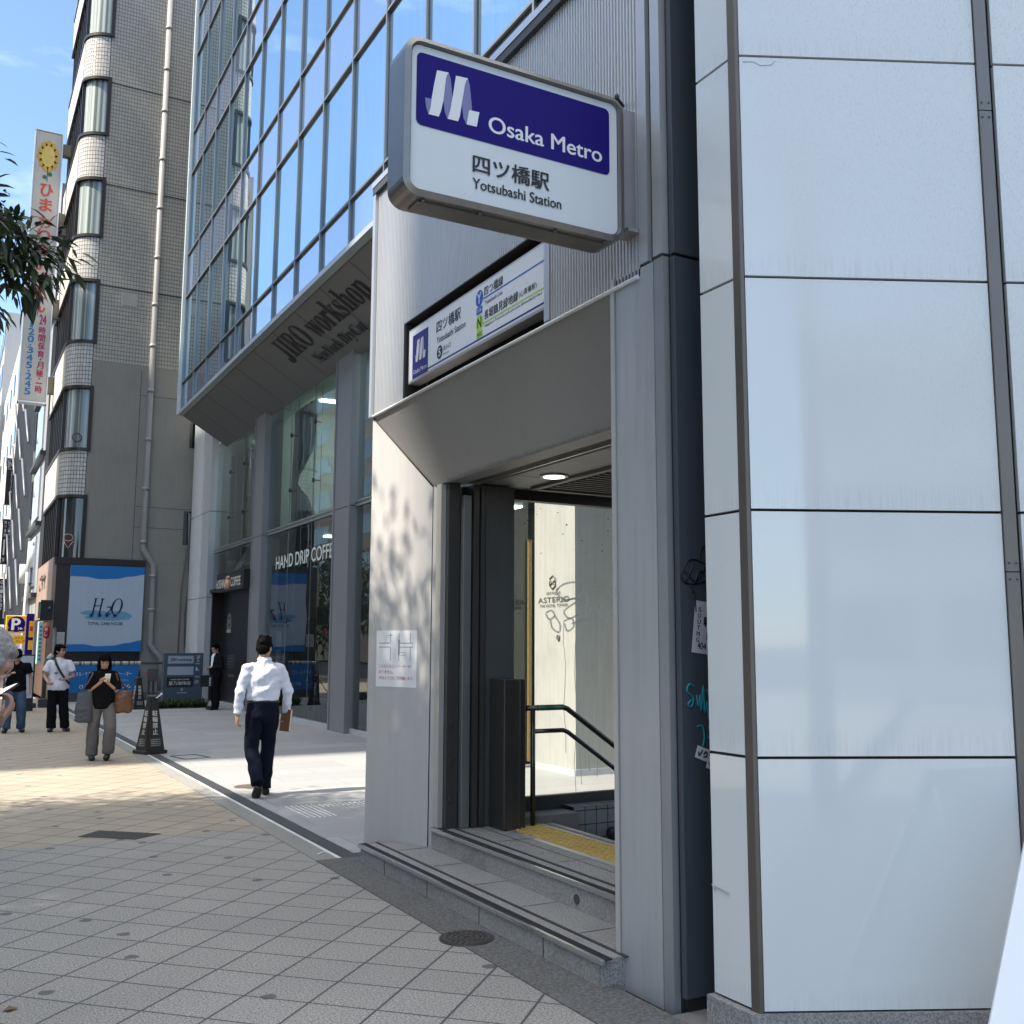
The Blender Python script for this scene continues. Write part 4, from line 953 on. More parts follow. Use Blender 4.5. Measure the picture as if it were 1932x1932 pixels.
BAYDK = M("bay_dark_glass", (.012, .014, .016), .05, ior=1.8)
for i, (z0, z1) in enumerate(wins):
    z0, z1 = gz(z0), gz(z1)
    gap_top = gz(wins[i+1][0]) if i+1 < len(wins) else 27
    m = MB(); bay_strip(m, .0, z1+.07, gap_top-.07, cyb+.02); m.build("corner_spandrel", TILEW, tb)
    m = MB(); m.box(2.665, 2.70, cyb+.02, 37.2, z1+.07, gap_top-.07); m.build("front_spandrel", FRONTW, tb)
    m = MB(); bay_slab(m, .045, z0-.07, z0+.02); bay_slab(m, .045, z1-.02, z1+.07)
    m.box(3.33, 3.43, YW-.06, YW+.1, z0-.07, z1+.07)
    a = rad(-90-90*.92)
    for y in [cyb+.02+.62*k for k in range(8)]: m.box(2.70, 2.78, y, y+.07, z0, z1)
    x1, y1 = cxb+(RB_-.03)*math.cos(rad(188)), cyb+(RB_-.03)*math.sin(rad(188)); m.box(x1-.04, x1+.06, y1-.05, y1+.06, z0, z1)
    f = m.build("window", BRONZE, tb)
    m = MB(); bay_strip(m, -.07, z0+.02, z1-.02, 37.1); m.build("pane", BAYDK if i == 0 else BAYGL, f)
m = MB(); m.tube([(3.0, YW+.1, gz(7.35)+.14+.14*math.sin(2*PI*k/20)) if False else (3.05+.12*math.cos(2*PI*k/20), YW+.02, gz(7.42)+.12*math.sin(2*PI*k/20)) for k in range(21)], .015, 5); m.build("fan", BLACK, tb)
m = MB(); m.tube([(2.98+.13*math.cos(2*PI*k/16), YW-.0, gz(4.55)+.10*math.sin(2*PI*k/16)) for k in range(17)], .012, 5); m.tube([(2.86, YW, gz(4.45)), (2.98, YW, gz(4.25)), (3.12, YW, gz(4.45))], .012, 5); m.build("neon_sign", M("neon_pink", (.6, .35, .35), .4), tb)
# drainpipe
PIPE = M("pale_pipe", (.28, .27, .26), .45, var=.08, streak=.1)
px = lambda x: x*K
m = MB(); m.tube([(px(4.88), YW-.14, 26.5), (px(4.88), YW-.14, gz(4.33)), (px(5.19), YW-.14, gz(3.86)), (px(5.20), YW-.14, gz(1.58)), (px(5.52), YW-.14, gz(1.2)), (px(5.54), YW-.14, 0.1)], .085, 12)
for z in (21, 19.6, 18.2, 16.6, 15.0, 13.4, 11.9, 10.6, 9.2, 7.7, 6.2, 4.6): m.tube([(px(4.88), YW-.14, z-.05), (px(4.88), YW-.14, z+.05)], .10, 12)
for z in (2.6, 3.6): m.tube([(px(5.195), YW-.14, z-.05), (px(5.195), YW-.14, z+.05)], .10, 12)
m.build("drainpipe", PIPE, tb)
DKW = M("dark_window", (.012, .014, .018), .1, ior=1.7)
MB().box(6.18, 7.0, YW-.02, YW+.05, gz(4.5), gz(5.5)).build("window", DKW, tb); MB().box(6.25, 7.0, YW-.02, YW+.05, gz(7.42), gz(8.16)).build("window", DKW, tb)
m = MB(); m.tube([(6.33, YW-.1, gz(5.45)), (6.36, YW-.1, gz(4.4)), (6.42, YW-.1, 3.6)], .04, 8); m.tube([(6.3, YW-.08, gz(4.4)), (6.2, YW-.06, 3.2), (6.17, YW-.06, .5)], .015, 5); m.tube([(6.4, YW-.08, 3.6), (6.33, YW-.06, 2.6), (6.36, YW-.06, 1.5)], .015, 5); m.build("cable_run", M("cable_grey", (.12, .12, .12), .6), tb)
# ground floor
GF = M("dark_brown_stone", (.034, .028, .027), .35, var=.15)
m = MB(); m.box(2.715, 5.10, YW-.06, YW+.02, 0, 3.99); m.build("ground_floor", GF, tb)
m = MB(); m.box(2.66, 5.13, YW-.09, YW-.061, 3.86, 4.06)
for x in (3.5, 4.2, 4.75): m.box(x, x+.012, YW-.062, YW-.0605, .9, 3.86)
m.box(2.72, 5.1, YW-.0625, YW-.0605, 1.25, 1.262); m.build("band", M("band_stone", (.028, .023, .022), .3), tb)
PINK = M("pinkish_stone", (.36, .25, .20), .35, var=.1, streak=.3)
m = MB(); m.box(2.62, 2.714, YW-.05, 37.2, 2.35, 4.05); m.build("street_fascia", PINK, tb)
m = MB(); m.box(2.72, 2.8, YW, 37.2, 0, 2.35); m.build("street_front", M("brown_street_front", (.09, .052, .038), .5, var=.2), tb)
m = MB(); text(m, "ごサヤ", (2.612, 36.2, 3.25), -Y_, Z_, 2.2, .5, .03); m.build("lettering", BLACK, tb)
m = MB(); m.box(2.60, 2.614, 33.3, 34.0, 2.55, 2.8); m.build("small_plate", M("plate_cream", (.6, .55, .5), .5), tb)
m = MB(); m.box(3.0, 7.2, 31.0, 31.6, 0, .24); m.build("low_wall", M("low_wall_concrete", (.10, .098, .093), .9, var=.2, dirt=.4), tb)

# billboard
bb = thing("billboard", "large white salon billboard with blue waves and a dark italic monogram over a pool", "billboard", (4.08, YW-.15, 2.65))
BY = YW-.19; BX0, BX1, BZ0, BZ1 = 3.0*K, 4.955*K, gz(1.385), gz(3.775)
MB().box(BX0, BX1, BY, BY+.1, BZ0, BZ1).build("panel", M("billboard_white", (.42, .49, .58), .5, var=.03, streak=.12), bb)
def wave(pts, zed):
    m = MB(); n = 30; top = []
    for k in range(n+1):
        t_ = k/n; x = BX0+(BX1-BX0)*t_
        i = min(int(t_*(len(pts)-1)), len(pts)-2); s_ = t_*(len(pts)-1)-i; s_ = s_*s_*(3-2*s_)
        top.append((x, gz(pts[i]*(1-s_)+pts[i+1]*s_)))
    vs = [(Vector((x, BY-.003, z)), Vector((x, BY-.003, zed))) for x, z in top]
    for a, b in zip(vs, vs[1:]): m.face([a[0], b[0], b[1], a[1]])
    return m.build("wave", M("billboard_blue", (.012, .16, .46), .45, var=.05), bb)
wave([3.465, 3.46, 3.40, 3.42, 3.50, 3.57], BZ1-.001); wave([1.58, 1.585, 1.53, 1.545, 1.62, 1.70], BZ0+.001)
m = MB(); pool = [(-.70, .02), (-.55, .08), (-.3, .10), (0, .07), (.4, .09), (.62, .02), (.70, -.06), (.60, -.15), (.2, -.19), (-.3, -.18), (-.52, -.14), (-.58, -.09), (-.45, -.05), (-.62, -.02)]
m.face([(4.08+.02+x*1.03, BY-.003, gz(2.43)+z) for x, z in pool]); m.build("pool", M("pool_blue", (.14, .32, .48), .5), bb)
m = MB(); NV = M("monogram_navy", (.008, .004, .06), .4)
ZB = gz(2.415)
text(m, serif_it("H"), (3.67, BY-.006, ZB), X_, Z_, .37, .46, -.005); text(m, "2", (4.06, BY-.006, ZB), X_, Z_, .16, .24, -.01, shear=.2); text(m, serif_it("O"), (4.22, BY-.006, ZB-.01), X_, Z_, .32, .48, -.005)
for x in (3.68, 3.90, 4.10, 4.32): m.prism([(x-.09, BY-.006, ZB-.09), (x+.03, BY-.006, ZB-.055), (x-.06, BY-.006, ZB-.02), (x+.03, BY-.006, ZB-.0), (x+.10, BY-.006, ZB-.03), (x+.0, BY-.006, ZB-.055), (x+.10, BY-.006, ZB-.07)], (0, -.001, 0))
text(m, "TOTAL CARE HOUSE", (3.61, BY-.006, gz(2.12)), X_, Z_, .95, .085, .012); m.build("lettering", NV, bb)
# lower banner
lb = thing("salon_banner", "long blue salon banner with white lettering fixed low below the billboard", "banner", (4.0, 31.0, .3))
MB().box(3.1, 4.98, 30.98, 31.02, gz(.27), gz(1.01)).build("panel", M("banner_blue", (.012, .15, .42), .5, var=.04), lb)
m = MB(); text(m, "トータル・ケア・サロン エイチ・ツー・オー", (3.15, 30.977, .70), X_, Z_, 1.62, .12, .012); text(m, "美容サロン", (4.25, 30.977, .55), X_, Z_, .45, .06, .005); text(m, "0120-255-936", (3.4, 30.977, .36), X_, Z_, 1.35, .10, .005); m.build("lettering", M("banner_white", (.62, .68, .72), .5), lb)
br = thing("pipe_barrier", "horizontal steel pipe barrier wrapped in white striped stickers before the blue banner", "barrier", (4.3, 30.45, 0))
m = MB(); m.tube([(3.0, 30.45, 1.06), (5.58, 30.45, 1.07)], .045, 12); m.tube([(3.05, 30.45, 0), (3.05, 30.45, 1.06)], .045, 10); m.build("pipe", M("barrier_grey", (.13, .135, .13), .4, .4), br)
m = MB(); random.seed(2); x = 3.15
while x < 4.9:
    d_ = .04+.12*random.random(); m.tube([(x, 30.45, 1.06+.0038*(x-3)), (x+d_, 30.45, 1.06+.0038*(x+d_-3))], .049, 12, cap=False); x += d_+.02+.05*random.random()
m.build("sticker_wrap", M("wrap_pale", (.40, .42, .42), .6, var=.3, vs=20), br)
mb_ = thing("meter_box", "grey metal meter box on a post beside the directory board", "meter box", (4.75, 28.0, 0))
m = MB(); m.box(4.68, 4.94, 27.9, 28.1, .64, .97, bev=.01); m.build("box", M("meter_grey", (.10, .10, .10), .5, .3), mb_)
m = MB(); m.box(4.72, 4.77, 27.97, 28.03, 0, .64); m.box(4.83, 4.88, 27.97, 28.03, 0, .64); m.build("post", DKGREY, mb_)
m = MB(); m.ell((4.66, 27.95, .86), (.025, .025, .025)); m.build("red_lamp", M("red_lamp", (.5, .02, .02), .3), mb_)

# planting bed in front of the directory board
m = MB(); random.seed(21)
for k in range(120):
    x = 4.72+1.3*random.random(); y = 26.78+.36*random.random()+.3*(x-4.72)*.4
    for j in range(9):
        a = random.random()*6.28; l = .10+.14*random.random(); b = .35+.6*random.random(); w_ = .006+.004*random.random()
        dx, dy = math.cos(a)*l, math.sin(a)*l; s = Vector((-math.sin(a), math.cos(a), 0))*w_
        p0 = Vector((x, y, .02)); p1 = p0+Vector((dx*.45, dy*.45, l*b*1.1)); p2 = p0+Vector((dx, dy, l*b*.9))
        mi = 0 if random.random() < .7 else 1
        m.face([p0-s, p0+s, p1+s, p1-s], mi); m.face([p1-s, p1+s, p2], mi)
struct_ = m.build("ground_cover", [M("lilyturf_green", (.035, .065, .02), .5, var=.4, vs=9), M("lilyturf_light", (.10, .15, .05), .5, var=.3, vs=9)], fix=False)
tag(struct_, "low strappy green ground cover planted along the foot of the directory board", "ground cover", kind="stuff")
struct(MB().box(4.68, 6.1, 26.75, 27.75, -.05, .02).build("planting_soil", M("soil", (.03, .025, .02), .95)))

# ================================================================== BLADE SIGN AND STREET SIGNS BEYOND
nb = thing("nursery_sign", "tall grey vertical nursery sign with a yellow flower, red kana and phone number", "sign", (2.04, 36, 9.4))
MB().box(1.625, 2.44, 36, 36.35, 9.42, 18.68, bev=.02).build("panel", M("nursery_grey", (.42, .42, .425), .55, var=.05, streak=.12), nb)
m = MB(); 
for x0, x1 in ((1.60, 1.63), (2.435, 2.465)): m.box(x0, x1, 35.97, 36.38, 9.36, 18.72)
m.box(1.6, 2.465, 35.98, 36.38, 9.36, 9.415); m.box(1.6, 2.465, 35.98, 36.38, 18.685, 18.72); m.build("frame", SILVER, nb)
m = MB(); m.box(2.466, 2.75, 36.05, 36.3, 18.0, 18.4); m.box(2.466, 2.75, 36.05, 36.3, 15.2, 15.95); m.box(2.466, 2.75, 36.05, 36.3, 12.3, 12.95); m.box(2.466, 2.75, 36.05, 36.3, 9.75, 10.3); m.build("bracket", M("bracket_brown", (.16, .145, .12), .6), nb)
m = MB(); YF = 35.99; fc_ = Vector((2.035, YF, 17.82))
for k in range(11):
    a = rad(90+k*360/11); m.disc(fc_+Vector((.245*math.cos(a), 0, .40*math.sin(a))), X_, Z_, .095, 14, ry=.15)
fp = m.build("flower_petals", M("petal_yellow", (.50, .32, .05), .6), nb)
m = MB(); m.disc(fc_+Vector((0, -.003, 0)), X_, Z_, .205, 28, ry=.37); m.build("flower_disc", M("disc_yellow", (.58, .44, .13), .6), nb)
m = MB(); m.disc((2.12, YF, 17.20), X_, Z_, .075, 14, ry=.07); m.disc((1.96, YF, 17.08), X_, Z_, .06, 14, ry=.07); m.box(2.03, 2.055, YF-.002, YF, 16.95, 17.35); m.build("flower_stem", M("stem_green", (.01, .13, .06), .6), nb)
m = MB()
for c, z in zip("ひまわりほいくえん", (16.42, 15.9, 15.3, 14.83, 14.34, 13.85, 13.36, 12.89, 12.42)): text(m, c, (1.87, YF, z), X_, Z_, .37, .43, .035)
m.build("lettering", M("kana_red", (.50, .07, .055), .6), nb)
m = MB()
zz = [12.36, 12.11, 11.86, 11.61, 11.42, 11.30, 11.05, 10.80, 10.60, 10.49, 10.25, 10.0]
n_ = "0120・345・245"
z = 12.34
for c in n_:
    h = .10 if c == "・" else .21
    if c == "・": m.disc((1.875, YF-.001, z-.05), X_, Z_, .03, 10); z -= .12
    else: text(m, c, (1.785, YF, z-h) if c != '1' else (1.84, YF, z-h), X_, Z_, .18 if c != '1' else .07, h, .03); z -= .252
m.build("lettering", M("number_blue", (.01, .16, .42), .6), nb)
m = MB(); z = 12.34
text(m, "24", (2.095, YF, z-.33), X_, Z_, .2, .33, .02); z -= .40
for c in "時間保育・月極・一時":
    if c == "・": m.disc((2.2, YF-.001, z-.04), X_, Z_, .03, 10); z -= .11
    elif c == "一": m.box(2.1, 2.3, YF-.002, YF, z-.1, z-.06); z -= .16
    else: text(m, c, (2.1, YF, z-.24), X_, Z_, .2, .235, .02); z -= .268
m.build("lettering", M("kanji_crimson", (.36, .015, .08), .6), nb)

ps = thing("parking_sign", "yellow and navy round letter P parking sign on a pale pole", "sign", (2.36, 38, 0))
m = MB(); m.tube([(2.36, 38.2, 0), (2.36, 38.2, 4.0)], .05, 10); m.build("pole", M("pole_grey", (.42, .43, .43), .5), ps)
YEL = M("sign_yellow", (.72, .40, .01), .4)
sg = MB().box(1.80, 2.45, 38, 38.12, 1.95, 2.53, bev=.03).build("panel", YEL, ps)
m = MB(); m.disc((2.125, 37.997, 2.24), X_, Z_, .265, 32); m.build("roundel", NAVY, sg)
m = MB(); m.face([(1.87, 37.998, 2.0), (2.38, 37.998, 2.0), (2.38, 37.998, 2.10), (1.87, 37.998, 2.10)]); m.build("corner_fill", NAVY, sg)
m = MB(); text(m, "P", (1.99, 37.994, 2.05), X_, Z_, .24, .37, .05); text(m, "24h", (2.17, 37.9935, 2.055), X_, Z_, .14, .08, .03); m.build("lettering", WHITE, sg)
s2_ = MB().box(1.90, 2.43, 38, 38.1, 1.58, 1.87, bev=.03).build("panel", YEL, ps)
m = MB(); text(m, "コイン", (2.08, 37.995, 1.74), X_, Z_, .28, .09, .03); text(m, "パーク", (2.13, 37.995, 1.62), X_, Z_, .27, .10, .03); m.build("lettering", INK, s2_)
bp_ = thing("pylon_sign", "narrow navy and yellow pylon sign beside the parking sign", "sign", (2.43, 36.6, 0))
m = MB(); m.box(2.33, 2.56, 36.6, 36.75, 0, 2.56, bev=.02); pn = m.build("panel", NAVY, bp_)
m = MB(); m.box(2.42, 2.55, 36.59, 36.599, 1.80, 2.32); m.box(2.42, 2.55, 36.59, 36.599, 1.4, 1.7); m.build("yellow_field", YEL, pn)
m = MB(); m.box(2.44, 2.53, 36.585, 36.589, 2.0, 2.15); m.build("red_mark", M("mark_red", (.5, .02, .02), .5), pn)
cs = thing("lit_shop_sign", "slim pale green vertical shop sign at the street corner of the tiled building", "sign", (2.53, 33.5, 1.0))
MB().box(2.47, 2.60, 33.5, 33.9, 1.0, 2.25, bev=.01).build("panel", M("pale_green_sign", (.42, .62, .60), .4), cs)
m = MB(); 
for k in range(9): m.box(2.505, 2.565, 33.495, 33.499, 1.1+.12*k, 1.16+.12*k)
m.build("lettering", M("sign_teal", (.02, .2, .3), .5), cs)
al = thing("wall_lamp_box", "black lightbox with a green glass face on the building corner", "lightbox", (2.5, 31.7, 2.2))
m = MB(); m.box(2.36, 2.68, 31.72, 31.82, 2.25, 2.82, bev=.01); cb = m.build("case", BLACK, al)
m = MB(); m.box(2.30, 2.359, 31.7, 31.84, 2.3, 2.76); m.build("face_panel", M("green_face", (.10, .22, .17), .3, var=.5, vs=6), cb)
m = MB(); m.tube([(2.55, 31.6, 2.55), (2.62, 31.6, 2.6)], .05, 10); m.build("spotlight", DKGREY, cb)
lt = thing("paper_lantern", "red paper lantern with white lettering hanging at the shop corner", "lantern", (2.53, 31.5, 1.74))
m = MB(); m.tube([(2.53, 31.5, z) for z in (1.74, 1.77, 1.84, 1.92, 2.0, 2.06, 2.11)], [.04, .07, .085, .088, .085, .07, .04], 14); ln = m.build("shade", M("lantern_red", (.42, .02, .03), .6), lt)
m = MB()
for k, c in enumerate("めし"): text(m, c, (2.475, 31.405, 1.94-.13*k), X_, Z_, .075, .10, .02)
m.build("lettering", WHITE, ln)
m = MB(); m.tube([(2.53, 31.5, 2.11), (2.53, 31.5, 2.3), (2.75, 31.6, 2.3)], .008, 5); m.build("hook", BLACK, ln)
wp_ = thing("wall_poster", "small framed poster on the dark stone beside the billboard", "poster", (2.9, 31.8, 1.55))
MB().box(2.80, 3.03, 31.80, 31.835, 1.54, 1.92).build("frame", SILVER, wp_)
m = MB(); m.box(2.815, 3.015, 31.79, 31.799, 1.56, 1.9); m.build("sheet", M("poster_pale", (.40, .44, .42), .5, var=.6, vs=14), wp_)
ab = thing("street_board", "white display board with black frame standing behind the man in jeans", "signboard", (1.7, 27.3, 0))
m = MB(); m.box(1.33, 1.99, 27.3, 27.36, .06, 1.33); m.box(1.33, 1.99, 27.2, 27.5, 0, .059); m.build("frame", BLACK, ab)
m = MB(); m.box(1.36, 1.955, 27.29, 27.299, .30, 1.30); m.build("board", M("board_bluewhite", (.46, .50, .56), .5), ab)
sp2 = thing("leaning_pipes", "sticker covered dark conduit pipe bending down from the building corner", "pipe", (2.38, 29.2, 0))
m = MB(); m.tube([(2.75, 31.6, 2.0), (2.56, 29.3, 1.36), (2.40, 29.2, 1.18), (2.36, 29.2, .95), (2.37, 29.2, 0)], .055, 10); pp = m.build("pipe", M("sticker_pipe", (.07, .075, .075), .6, var=.7, vs=8), sp2)
m = MB(); m.tube([(2.52, 29.25, 1.295), (2.41, 29.2, 1.18)], .063, 10); m.build("white_wrap", M("wrap_pale", (.4,.42,.42), .6), pp)
cl = thing("curb_clutter", "dark planter boxes and pipe ends lying at the foot of the corner pipes", "planter", (2.4, 28.6, 0))
MB().box(2.2, 2.48, 28.5, 28.7, 0, .22, bev=.02).build("box", DKGREY, cl); MB().box(1.98, 2.16, 28.5, 28.65, 0, .12, bev=.02).build("box", DKGREY, cl)
m = MB(); m.tube([(2.52, 28.6, .1), (2.52, 28.6, .45), (2.62, 28.6, .55), (2.8, 28.7, .55)], .06, 10); m.build("pipe_end", M("pipe_grey", (.2, .2, .2), .5, .4), cl)

# utility pole with transformer
up = thing("utility_pole", "pale utility pole with a grey transformer can near the building corner", "utility pole", (2.45, 39, 0))
m = MB(); m.tube([(2.43, 39, 0), (2.47, 39, 5.1)], [.12, .09], 12); m.build("pole", M("pole_concrete", (.45, .46, .45), .7), up)
TG = M("transformer_grey", (.5, .52, .52), .5)
m = MB(); m.tube([(2.52, 38.9, 4.2), (2.52, 38.9, 4.95)], .14, 14); m.build("transformer", TG, up)
m = MB(); m.tube([(2.3, 38.9, 3.65), (2.3, 38.9, 4.3)], .15, 14); m.build("transformer", TG, up)
m = MB(); m.tube([(2.3, 38.9, 3.6), (2.7, 38.9, 3.7)], .02, 6); m.tube([(2.45, 38.95, 4.5), (2.8, 38.9, 4.6)], .02, 6); m.build("cross_arm", DKSTEEL, up)

# ------------------------------------------------------------------ buildings further down the street
def facade_building(name, label, y0, y1, h, x0, wallm, winm, floors, cols, wz=.62, wy=.7, base=3.6, depth=12, side=1, trim=None, fz=None):
    b = thing(name, label, "building", (x0, (y0+y1)/2, 0))
    x1 = x0+depth*side
    MB().box(min(x0, x1), max(x0, x1), y0, y1, 0, h).build("wall", wallm, b)
    fh = (h-base)/floors; cw = (y1-y0)/cols
    for f in range(floors):
        m = MB()
        for c in range(cols):
            yc = y0+(c+.5)*cw; zc = base+(f+.5)*fh
            m.box(x0-.06*side if side > 0 else x0-.02, x0+.02 if side > 0 else x0+.06, yc-cw*wy/2, yc+cw*wy/2, zc-fh*wz/2, zc+fh*wz/2)
        w_ = m.build("window", winm, b)
        if trim:
            m = MB(); m.box(x0-.16*side if side > 0 else x0-.02, x0+.02 if side > 0 else x0+.16, y0, y1, base+f*fh-.08, base+f*fh+.08); m.build("sill", trim, w_)
    return b
FARG = M("far_glass", (.10, .13, .17), .05, ior=1.9); LGREY = M("far_light_panel", (.30, .31, .325), .5, var=.1, vs=.5); 
facade_building("panel_building", "light metal panelled building with square bay windows beyond the tiled building", 37.4, 42, 17.6, 2.62, LGREY, M("far_glass_pale", (.36, .42, .5), .06, ior=1.8), 6, 1, .72, .55, 3.2, trim=DKGREY)
dl = facade_building("lattice_building", "dark building with steel lattice and outdoor stairs down the street", 42.2, 56, 13.8, 2.66, M("lattice_wall", (.13, .14, .155), .7, var=.4, vs=.6), FARG, 4, 8, .5, .6, 3)
m = MB()
for k in range(26): m.box(2.52, 2.56, 42.4+k*.52, 42.46+k*.52, 2.5, 13.5)
for f in range(5):
    for s in range(3): m.tube([(2.4, 43+s*4.5, 3+f*2.1), (2.4, 46.5+s*4.5, 5.0+f*2.1)], .05, 5)
m.build("lattice", M("lattice_steel", (.16, .17, .19), .5, .4), dl)
facade_building("white_building", "plain weathered white building with few windows at the far left", 56.2, 75, 17.5, 2.6, M("far_white", (.56, .56, .54), .8, var=.1, vs=.3, streak=.25), FARG, 4, 5, .3, .25, 4)
facade_building("far_tower", "tall grey office block at the end of the street view", 75.5, 110, 24, 2.4, M("far_grey", (.40, .41, .42), .7), FARG, 7, 12, .5, .7, 4)
for i, (z0, z1, lab, ttl) in enumerate(((8.3, 10.6, "black vertical clinic sign with a framed letter N, highest of the three", "N"), (5.4, 7.6, "black vertical clinic sign with two white text columns, middle of the three", "ク"), (2.5, 4.7, "black vertical clinic sign with a phone number, lowest of the three", "06"))):
    b = thing("clinic_sign", lab, "sign", (2.4, 55, z0), 0, "black vertical clinic signs down the street")
    MB().box(2.19, 2.585, 55, 55.25, z0, z1).build("panel", M("clinic_black", (.012, .012, .02), .4), b)
    m = MB()
    if i == 0:
        text(m, "N", (2.30, 54.99, z1-.45), X_, Z_, .17, .28, .02)
        for a, b_, c_, d_ in ((2.24, 2.54, z1-.55, z1-.53), (2.24, 2.54, z1-.1, z1-.08), (2.24, 2.26, z1-.55, z1-.08), (2.52, 2.54, z1-.55, z1-.08)): m.box(a, b_, 54.98, 54.995, c_, d_)
        for k, c in enumerate("BEAUTYCLINIC"): text(m, c, (2.40, 54.99, z1-.75-.12*k), X_, Z_, .07, .09, .01)
    elif i == 1:
        for k, c in enumerate("ビューティクリニック"): text(m, c, (2.43, 54.99, z1-.25-.2*k), X_, Z_, .11, .15, .01)
        for k, c in enumerate("四ツ橋院"): text(m, c, (2.26, 54.99, z1-.25-.2*k), X_, Z_, .09, .14, .01)
        text(m, "7F", (2.25, 54.99, z0+.1), X_, Z_, .1, .2, .01); m.box(2.27, 2.33, 54.98, 54.995, z0+.45, z0+1.2)
    else:
        for k, c in enumerate("06-6537"): text(m, c, (2.26, 54.99, z1-.25-.22*k), X_, Z_, .12, .17, .01)
        m.box(2.45, 2.5, 54.98, 54.995, z0+.3, z0+1.8)
    m.build("lettering", WHITE, b)
for i, (x, y) in enumerate(()): pass
# ------------------------------------------------------------------ across the road (lights the street, seen in the glass)
OPW = M("opposite_wall", (.46, .45, .43), .8, var=.08, vs=.3); OPD = M("opposite_wall_grey", (.40, .41, .42), .8, var=.08, vs=.3)
facade_building("opposite_block", "pale office block across the road with rows of wide windows", -5, 6.1, 42, -22, OPW, FARG, 11, 4, .5, .8, 4, 14, -1)
facade_building("opposite_shop", "low flat roofed shop across the road between two office blocks", 6.3, 13.6, 7, -25, OPD, FARG, 1, 4, .5, .8, 3, 14, -1)
facade_building("opposite_tower", "grey office tower across the road facing the glass building", 13.85, 32.4, 42, -22, OPD, FARG, 11, 8, .5, .8, 4, 14, -1)
facade_building("opposite_offices", "long brown office row across the road further down", 41, 165, 30, -22, M("opposite_brown", (.30, .25, .21), .8, var=.08, vs=.3), FARG, 7, 18, .5, .75, 4, 14, -1)
facade_building("opposite_apartments", "pale apartment row across the road near the vanishing point", 166, 420, 36, -22, OPW, FARG, 9, 30, .5, .75, 4, 14, -1)
LAMPXY = (2.55, -3.2, 0)
lp = thing("lamp_post", "street lamp post behind the viewer, mirrored faintly in the glossy white panels", "lamp post", LAMPXY)
m = MB(); m.tube([(LAMPXY[0], LAMPXY[1], 0), (LAMPXY[0], LAMPXY[1], 8)], [.13, .09], 12); m.build("pole", DKGREY, lp)
m = MB(); m.tube([(LAMPXY[0], LAMPXY[1], 4.2), (LAMPXY[0]+.9, LAMPXY[1]-.3, 4.6)], .04, 8); m.tube([(LAMPXY[0], LAMPXY[1], 6.8), (LAMPXY[0]-1.2, LAMPXY[1]+.2, 7.2)], .04, 8); m.build("arm", DKGREY, lp)
m = MB(); m.ell((LAMPXY[0]+.95, LAMPXY[1]-.3, 4.55), (.22, .16, .12)); m.ell((LAMPXY[0]-1.3, LAMPXY[1]+.2, 7.2), (.3, .15, .1)); m.build("lamp_head", STEEL, lp)
bh = thing("rear_block", "pale office block behind the viewer, mirrored softly in the white panels", "building", (8, -26, 0))
MB().box(0, 18, -36, -24, 0, 11).build("wall", M("rear_wall", (.55, .55, .54), .8, var=.1, vs=.4), bh)
for f in range(3):
    m = MB()
    for k in range(6): m.box(.8+k*2.9, 2.9+k*2.9, -23.98, -23.9, 1.2+f*3.4, 3.0+f*3.4)
    m.build("window", FARG, bh)
# ================================================================== SMALL THINGS ON THE GROUND
mh = thing("manhole_cover", "round dark cast iron manhole cover by the lower step", "manhole cover", (2.6, 5.2, 0))
IRON = M("iron_cover", (.055, .05, .045), .55, .5, var=.3, vs=14, bump=.3, bs=60)
m = MB(); m.tube([(2.6, 5.2, -.02), (2.6, 5.2, .008)], .15, 32); m.build("rim", IRON, mh)
m = MB(); random.seed(4)
for r, n in ((.03, 6), (.06, 12), (.09, 18), (.12, 24)):
    for k in range(n):
        a = 2*PI*k/n+r*9; m.obox((2.6+r*math.cos(a), 5.2+r*math.sin(a), .008), (math.cos(a), math.sin(a), 0), (-math.sin(a), math.cos(a), 0), Z_, -.009, .009, -.011, .011, 0, .003)
m.build("cover", M("iron_worn", (.11, .10, .09), .5, .5, var=.3, vs=20), mh)
m2_ = thing("round_cover", "small round utility cover in the sunlit plaza by the walking man's feet", "manhole cover", (3.15, 11.75, 0))
m = MB(); m.tube([(3.15, 11.75, -.02), (3.15, 11.75, .004)], .19, 28); m.build("cover", M("cover_brass", (.15, .13, .10), .5, .5, var=.2), m2_)
uc = thing("paving_patch", "dark rectangular asphalt utility cover set in the diagonal paving", "utility cover", (1.4, 9.3, 0))
m = MB(); m.prism([(1.09, 9.38, -.02), (1.28, 9.60, -.02), (1.72, 9.20, -.02), (1.48, 9.03, -.02)], (0, 0, .024)); m.build("cover", M("patch_asphalt", (.045, .044, .042), .9, var=.3, vs=20, speck=.6, ss=120, bump=.6, bs=120), uc)
ih = thing("inspection_hatch", "slab filled rectangular inspection hatch outlined in dark metal beside the cone", "hatch", (3.2, 15.2, 0))
m = MB()
c4 = [Vector((2.96, 15.42, 0)), Vector((3.06, 14.92, 0)), Vector((3.42, 15.02, 0)), Vector((3.32, 15.50, 0))]
for a, b in zip(c4, c4[1:]+c4[:1]):
    d_ = (b-a).normalized(); n_ = Vector((-d_.y, d_.x, 0)); m.obox(a, d_, n_, Z_, 0, (b-a).length, -.018, .018, -.02, .004)
m.build("frame", DKGREY, ih)
m = MB()
for i in range(6):
    for j in range(13): 
        if j > 8 and i > 3: pass
        m.tube([(3.07+i*.052, 9.42+j*.06, -.002), (3.07+i*.052, 9.42+j*.06, .007)], [.014, .009], 6)
